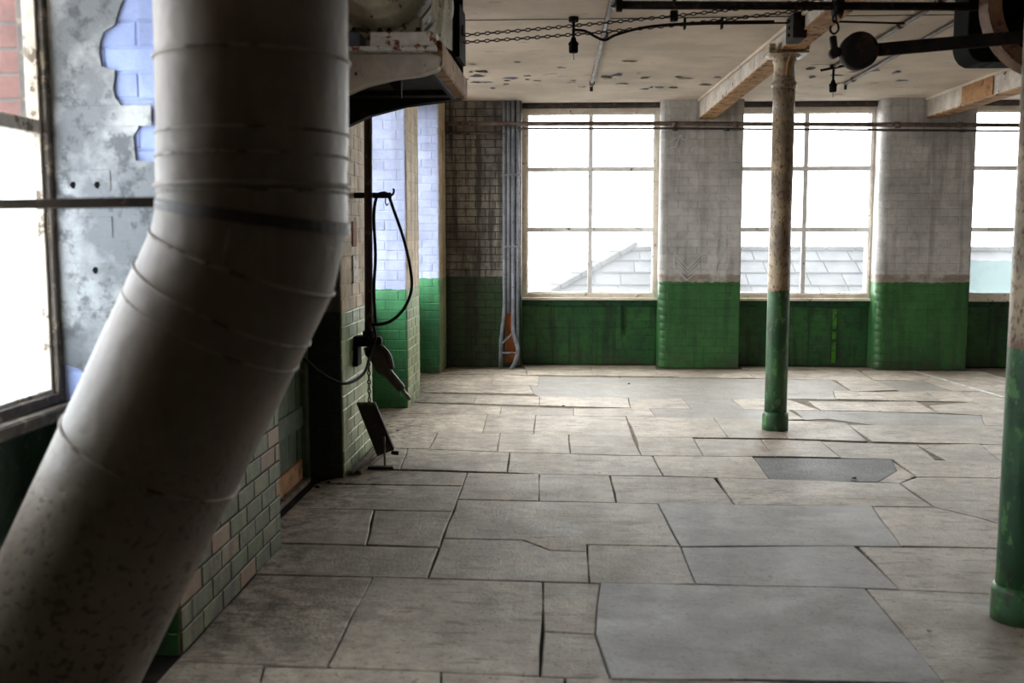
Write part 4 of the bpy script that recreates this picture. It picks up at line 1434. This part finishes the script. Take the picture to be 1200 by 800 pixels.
# ------------------------------------------------------------------ pole, hook, cable, lever and pedal at the second pier
po = thing('upright_pipe', 'dark maroon upright pipe before the cream pier', 'pipe', (-1.355, 7.0, 0.86))
MB().tube([(-1.372, 7.0, 0.86), (-1.345, 7.0, 3.17)], .028, 14).build('pipe', 'pole', po)
MB().lathe([(.036, 0), (.042, .01), (.042, .07), (.036, .08)], (-1.372, 7.0, 0.86), 'Z', 16).build('foot_collar', 'rust_black', po)
hb = thing('wall_hook', 'short dark bar sticking out of the pier holding the cable loop', 'hook', (-1.47, 7.04, 1.865))
MB().box((-1.468, 7.02, 1.85), (-1.21, 7.06, 1.888), .004).build('bar', 'rust_black', hb)
MB().tube(spline([(-1.22, 7.04, 1.87), (-1.20, 7.04, 1.875), (-1.19, 7.04, 1.90), (-1.197, 7.04, 1.915)], 4), .008, 6).build('tip', 'rust_black', hb)
MB().tube(spline([(-1.245, 7.015, 1.85), (-1.245, 7.01, 1.82), (-1.235, 7.01, 1.80), (-1.225, 7.01, 1.815)], 4), .005, 6).build('small_hook', 'steel', hb)

cb = thing('cable_loop', 'black cable hung in a long loop over the wall hook', 'cable', (-1.25, 7.0, 1.0))
L_ = [(-1.319, 6.980, 0.997), (-1.328, 6.980, 1.221), (-1.313, 6.980, 1.455), (-1.321, 6.980, 1.716), (-1.302, 6.980, 1.849), (-1.257, 6.960, 1.882), (-1.216, 6.960, 1.865), (-1.182, 6.960, 1.773), (-1.114, 6.960, 1.571), (-1.070, 6.960, 1.368), (-1.065, 6.960, 1.222), (-1.120, 6.960, 1.093), (-1.213, 6.980, 1.009), (-1.304, 6.990, 0.984), (-1.399, 7.020, 0.993)]
MB().tube(spline(L_, 6), .011, 8).build('cable', 'rubber', cb)
cb2 = thing('hanging_cable', 'black cable sagging from lever to behind the duct', 'cable', (-1.4, 6.9, 0.6))
MB().tube(spline([(-1.334, 6.960, 0.987), (-1.313, 6.940, 0.900), (-1.339, 6.880, 0.789), (-1.340, 6.700, 0.696), (-1.369, 6.480, 0.664), (-1.421, 6.340, 0.667), (-1.505, 6.240, 0.729), (-1.585, 6.180, 0.816), (-1.683, 6.120, 0.933), (-1.729, 6.100, 0.997)], 6), .010, 8).build('cable', 'rubber', cb2)

lv = thing('hand_lever', 'brown iron lever with jointed handle pointing down beside the pier', 'lever', (-1.40, 7.0, 0.85))
MB().box((-1.468, 6.93, 0.835), (-1.36, 7.05, 0.905), .006).build('wall_arm', 'black', lv)
MB().box((-1.468, 6.90, 0.70), (-1.43, 7.04, 0.84), .006).build('wall_plate', 'black', lv)
MB().bar((-1.40, 7.0, 0.868), (-1.28, 7.0, 0.872), .05, .05, bev=.008).build('pivot_bar', 'rust_black', lv)
quad = [(-1.403, 7.000, 0.822), (-1.349, 7.000, 0.841), (-1.296, 7.000, 0.817), (-1.255, 7.000, 0.758), (-1.232, 7.000, 0.686), (-1.263, 7.000, 0.620), (-1.310, 7.000, 0.650), (-1.345, 7.000, 0.721), (-1.392, 7.000, 0.775)]
MB().prism([(p[0], 6.965, p[2]) for p in quad], (0, .012, 0), .002).build('side_plate', 'iron_lever', lv)
MB().prism([(p[0] + .018, 7.02, p[2] + .01) for p in quad], (0, .012, 0), .002).build('side_plate', 'iron_lever', lv)
MB().tube(spline([(-1.361, 7.000, 0.834), (-1.290, 7.000, 0.823), (-1.237, 7.000, 0.764), (-1.214, 7.000, 0.674)], 5), .022, 10).build('curved_guard', 'iron_lever', lv)
sv = MB().tube([(-1.274, 7.000, 0.698), (-1.254, 6.990, 0.663), (-1.142, 6.950, 0.545), (-1.136, 6.950, 0.533)], [.030, .036, .032, .024], 14).build('sleeve', 'iron_lever', lv)
MB().tube([(-1.142, 6.950, 0.545), (-1.074, 6.930, 0.471)], .013, 10).build('handle_rod', 'steel', sv)
MB().lathe([(.02, -.05), (.026, -.045), (.026, .045), (.02, .05)], (-1.362, 7.000, 0.787), 'Y', 14).build('pivot_pin', 'rust_black', lv)

pt = Vector((-1.365, 6.900, 0.462))
pc_ = thing('pedal_chain', 'thin chain from the lever to the tilted foot board', 'chain', (-1.37, 6.95, 0.5))
MB().chain((-1.359, 6.920, 0.731), (-1.350, 6.880, 0.459), .042, .026, .0048).build('chain_links', 'rust_black', pc_, 'stuff')

pd = thing('foot_board', 'dark tilted board hanging at the foot of the pier', 'board', (-1.25, 7.05, 0.01))
a = [Vector((-1.438, 6.880, 0.440)), Vector((-1.308, 6.880, 0.442)), Vector((-1.213, 7.060, 0.089)), Vector((-1.336, 7.060, 0.039))]
nrm = (a[1] - a[0]).cross(a[3] - a[0]).normalized() * .028
if nrm.y < 0:
    nrm = -nrm
MB().prism(a, nrm, .003).build('board', 'dark_wood', pd)
MB().bar(a[0] + nrm * .5, a[1] + nrm * .5, .034, .018, bev=.003).build('end_batten', 'old_wood', pd)
hg = Vector((-1.212, 7.050, 0.073))
MB().tube([hg + Vector((-.02, 0, .0)), hg + Vector((.03, 0, -.005))], .015, 8).build('hinge', 'rust_black', pd)
MB().box((-1.36, 6.82, 0.004), (-1.18, 6.87, 0.022), .003).build('foot_plate', 'dark_wood', pd)
sk = Vector((-1.248, 6.877, 0.020))
st = MB().bar(sk, sk + Vector((-.002, 0.0, .20)), .018, .012, (1, 0, 0), .002).build('wooden_peg', 'old_wood', origin=sk)
tag(st, 'thin upright wooden stick in front of the tilted board', 'stick')
for k, (pa_, pb_, lab) in enumerate((((-1.435, 6.62, .022), (-1.40, 7.42, .022), 'thin lath on the floor against the cream pier'), ((-1.385, 6.66, .016), (-1.335, 7.30, .016), 'thin lath on the floor, further from the pier'))):
    s_ = MB().bar(pa_, pb_, .032, .026, bev=.003).build('timber_lath', 'old_wood', origin=pa_)
    tag(s_, lab, 'lath')

# crumbs of stone along the wall foot and on the paving
crumbs = (((-1.377, 8.189, 0.004), 'chip of stone below the hinged lever rod'), ((-1.533, 6.413, 0.004), 'dark rubble lump by the door threshold'), ((-1.572, 6.277, 0.004), 'dark rubble crumb left of the threshold lump'), ((1.896, 6.731, 0.000), 'pale pebble on the near edge of the asphalt patch'), ((0.591, 11.406, 0.004), 'pale crumb on the far grey patch'), ((0.670, 10.976, 0.000), 'dark crumb on the far grey patch'), ((-0.031, 9.478, 0.004), 'dark crumb on the joint below the first window'), ((1.470, 4.082, 0.004), 'small pale pebble left of the near column base'))
for p, lab in crumbs:
    b = MB()
    r = random.uniform(.010, .018)
    bmesh.ops.create_icosphere(b.bm, subdivisions=1, radius=r)
    for v in b.bm.verts:
        v.co = Vector((v.co.x * random.uniform(.8, 1.5), v.co.y * random.uniform(.8, 1.3), (v.co.z + r) * random.uniform(.4, .7)))
    o = b.build('stone_chip', 'grout' if 'dark' in lab else 'stone')
    o.location = p
    tag(o, lab, 'stone chip')

# ------------------------------------------------------------------ outside
yard = MB().box((-60, -40, -4.2), (60, 90, -4.0)).build('ground', 'asphalt', None, 'structure')
rf = thing('slate_roof', 'pale stone-slated roof of the building outside the back windows', 'roof', (4.0, 20.0, -1.0))
SL = 0.56
def on_roof(x, y, up=0.0):
    return Vector((x, y, 1.28 - (22.0 - y) * SL + up))


def hip_x(y):
    return 1.30 - (22.0 - y) * 1.075


B0 = [on_roof(hip_x(16.5), 16.5), on_roof(14, 16.5), on_roof(14, 22), on_roof(1.30, 22)]
MB().prism(B0, (0, 0.5, -0.25)).build('roof_body', 'slate', rf)
MB().box((hip_x(16.5) + .4, 16.9, -4.0), (14, 22, -1.75)).build('gable_wall', 'slate', rf)
row = 0
y1 = 22.0
while y1 > 18.9:
    y0 = y1 - 0.42
    x = hip_x(y0) + (0.3 if row % 2 else 0.0)
    while x < 8.2:
        w = random.uniform(0.5, 0.72)
        g = .012
        xa = x + g
        P = [on_roof(xa, y0 - .05, .065), on_roof(x + w - g, y0 - .05, .065), on_roof(x + w - g, y1, .02), on_roof(max(xa, hip_x(y1)) if x < hip_x(y1) else xa, y1, .02)]
        if P[2].x - P[3].x > .05:
            MB().prism(P, (0, 0.0, -0.03)).build('slate', 'slate', rf)
        x += w
    y1 = y0
    row += 1
y1 = 22.1
while y1 > 18.0:
    y0 = y1 - 0.38
    pa_, pb_ = on_roof(hip_x(y0), y0, .09), on_roof(hip_x(y1 - .02), y1 - .02, .09)
    MB().bar(pa_, pb_, .34, .10, bev=.012).build('coping_stone', 'slate', rf)
    y1 = y0
x = 1.3
while x < 9:
    MB().box((x + .01, 21.88, 1.26), (x + .58, 22.12, 1.36), .02).build('ridge_tile', 'slate', rf)
    x += .59
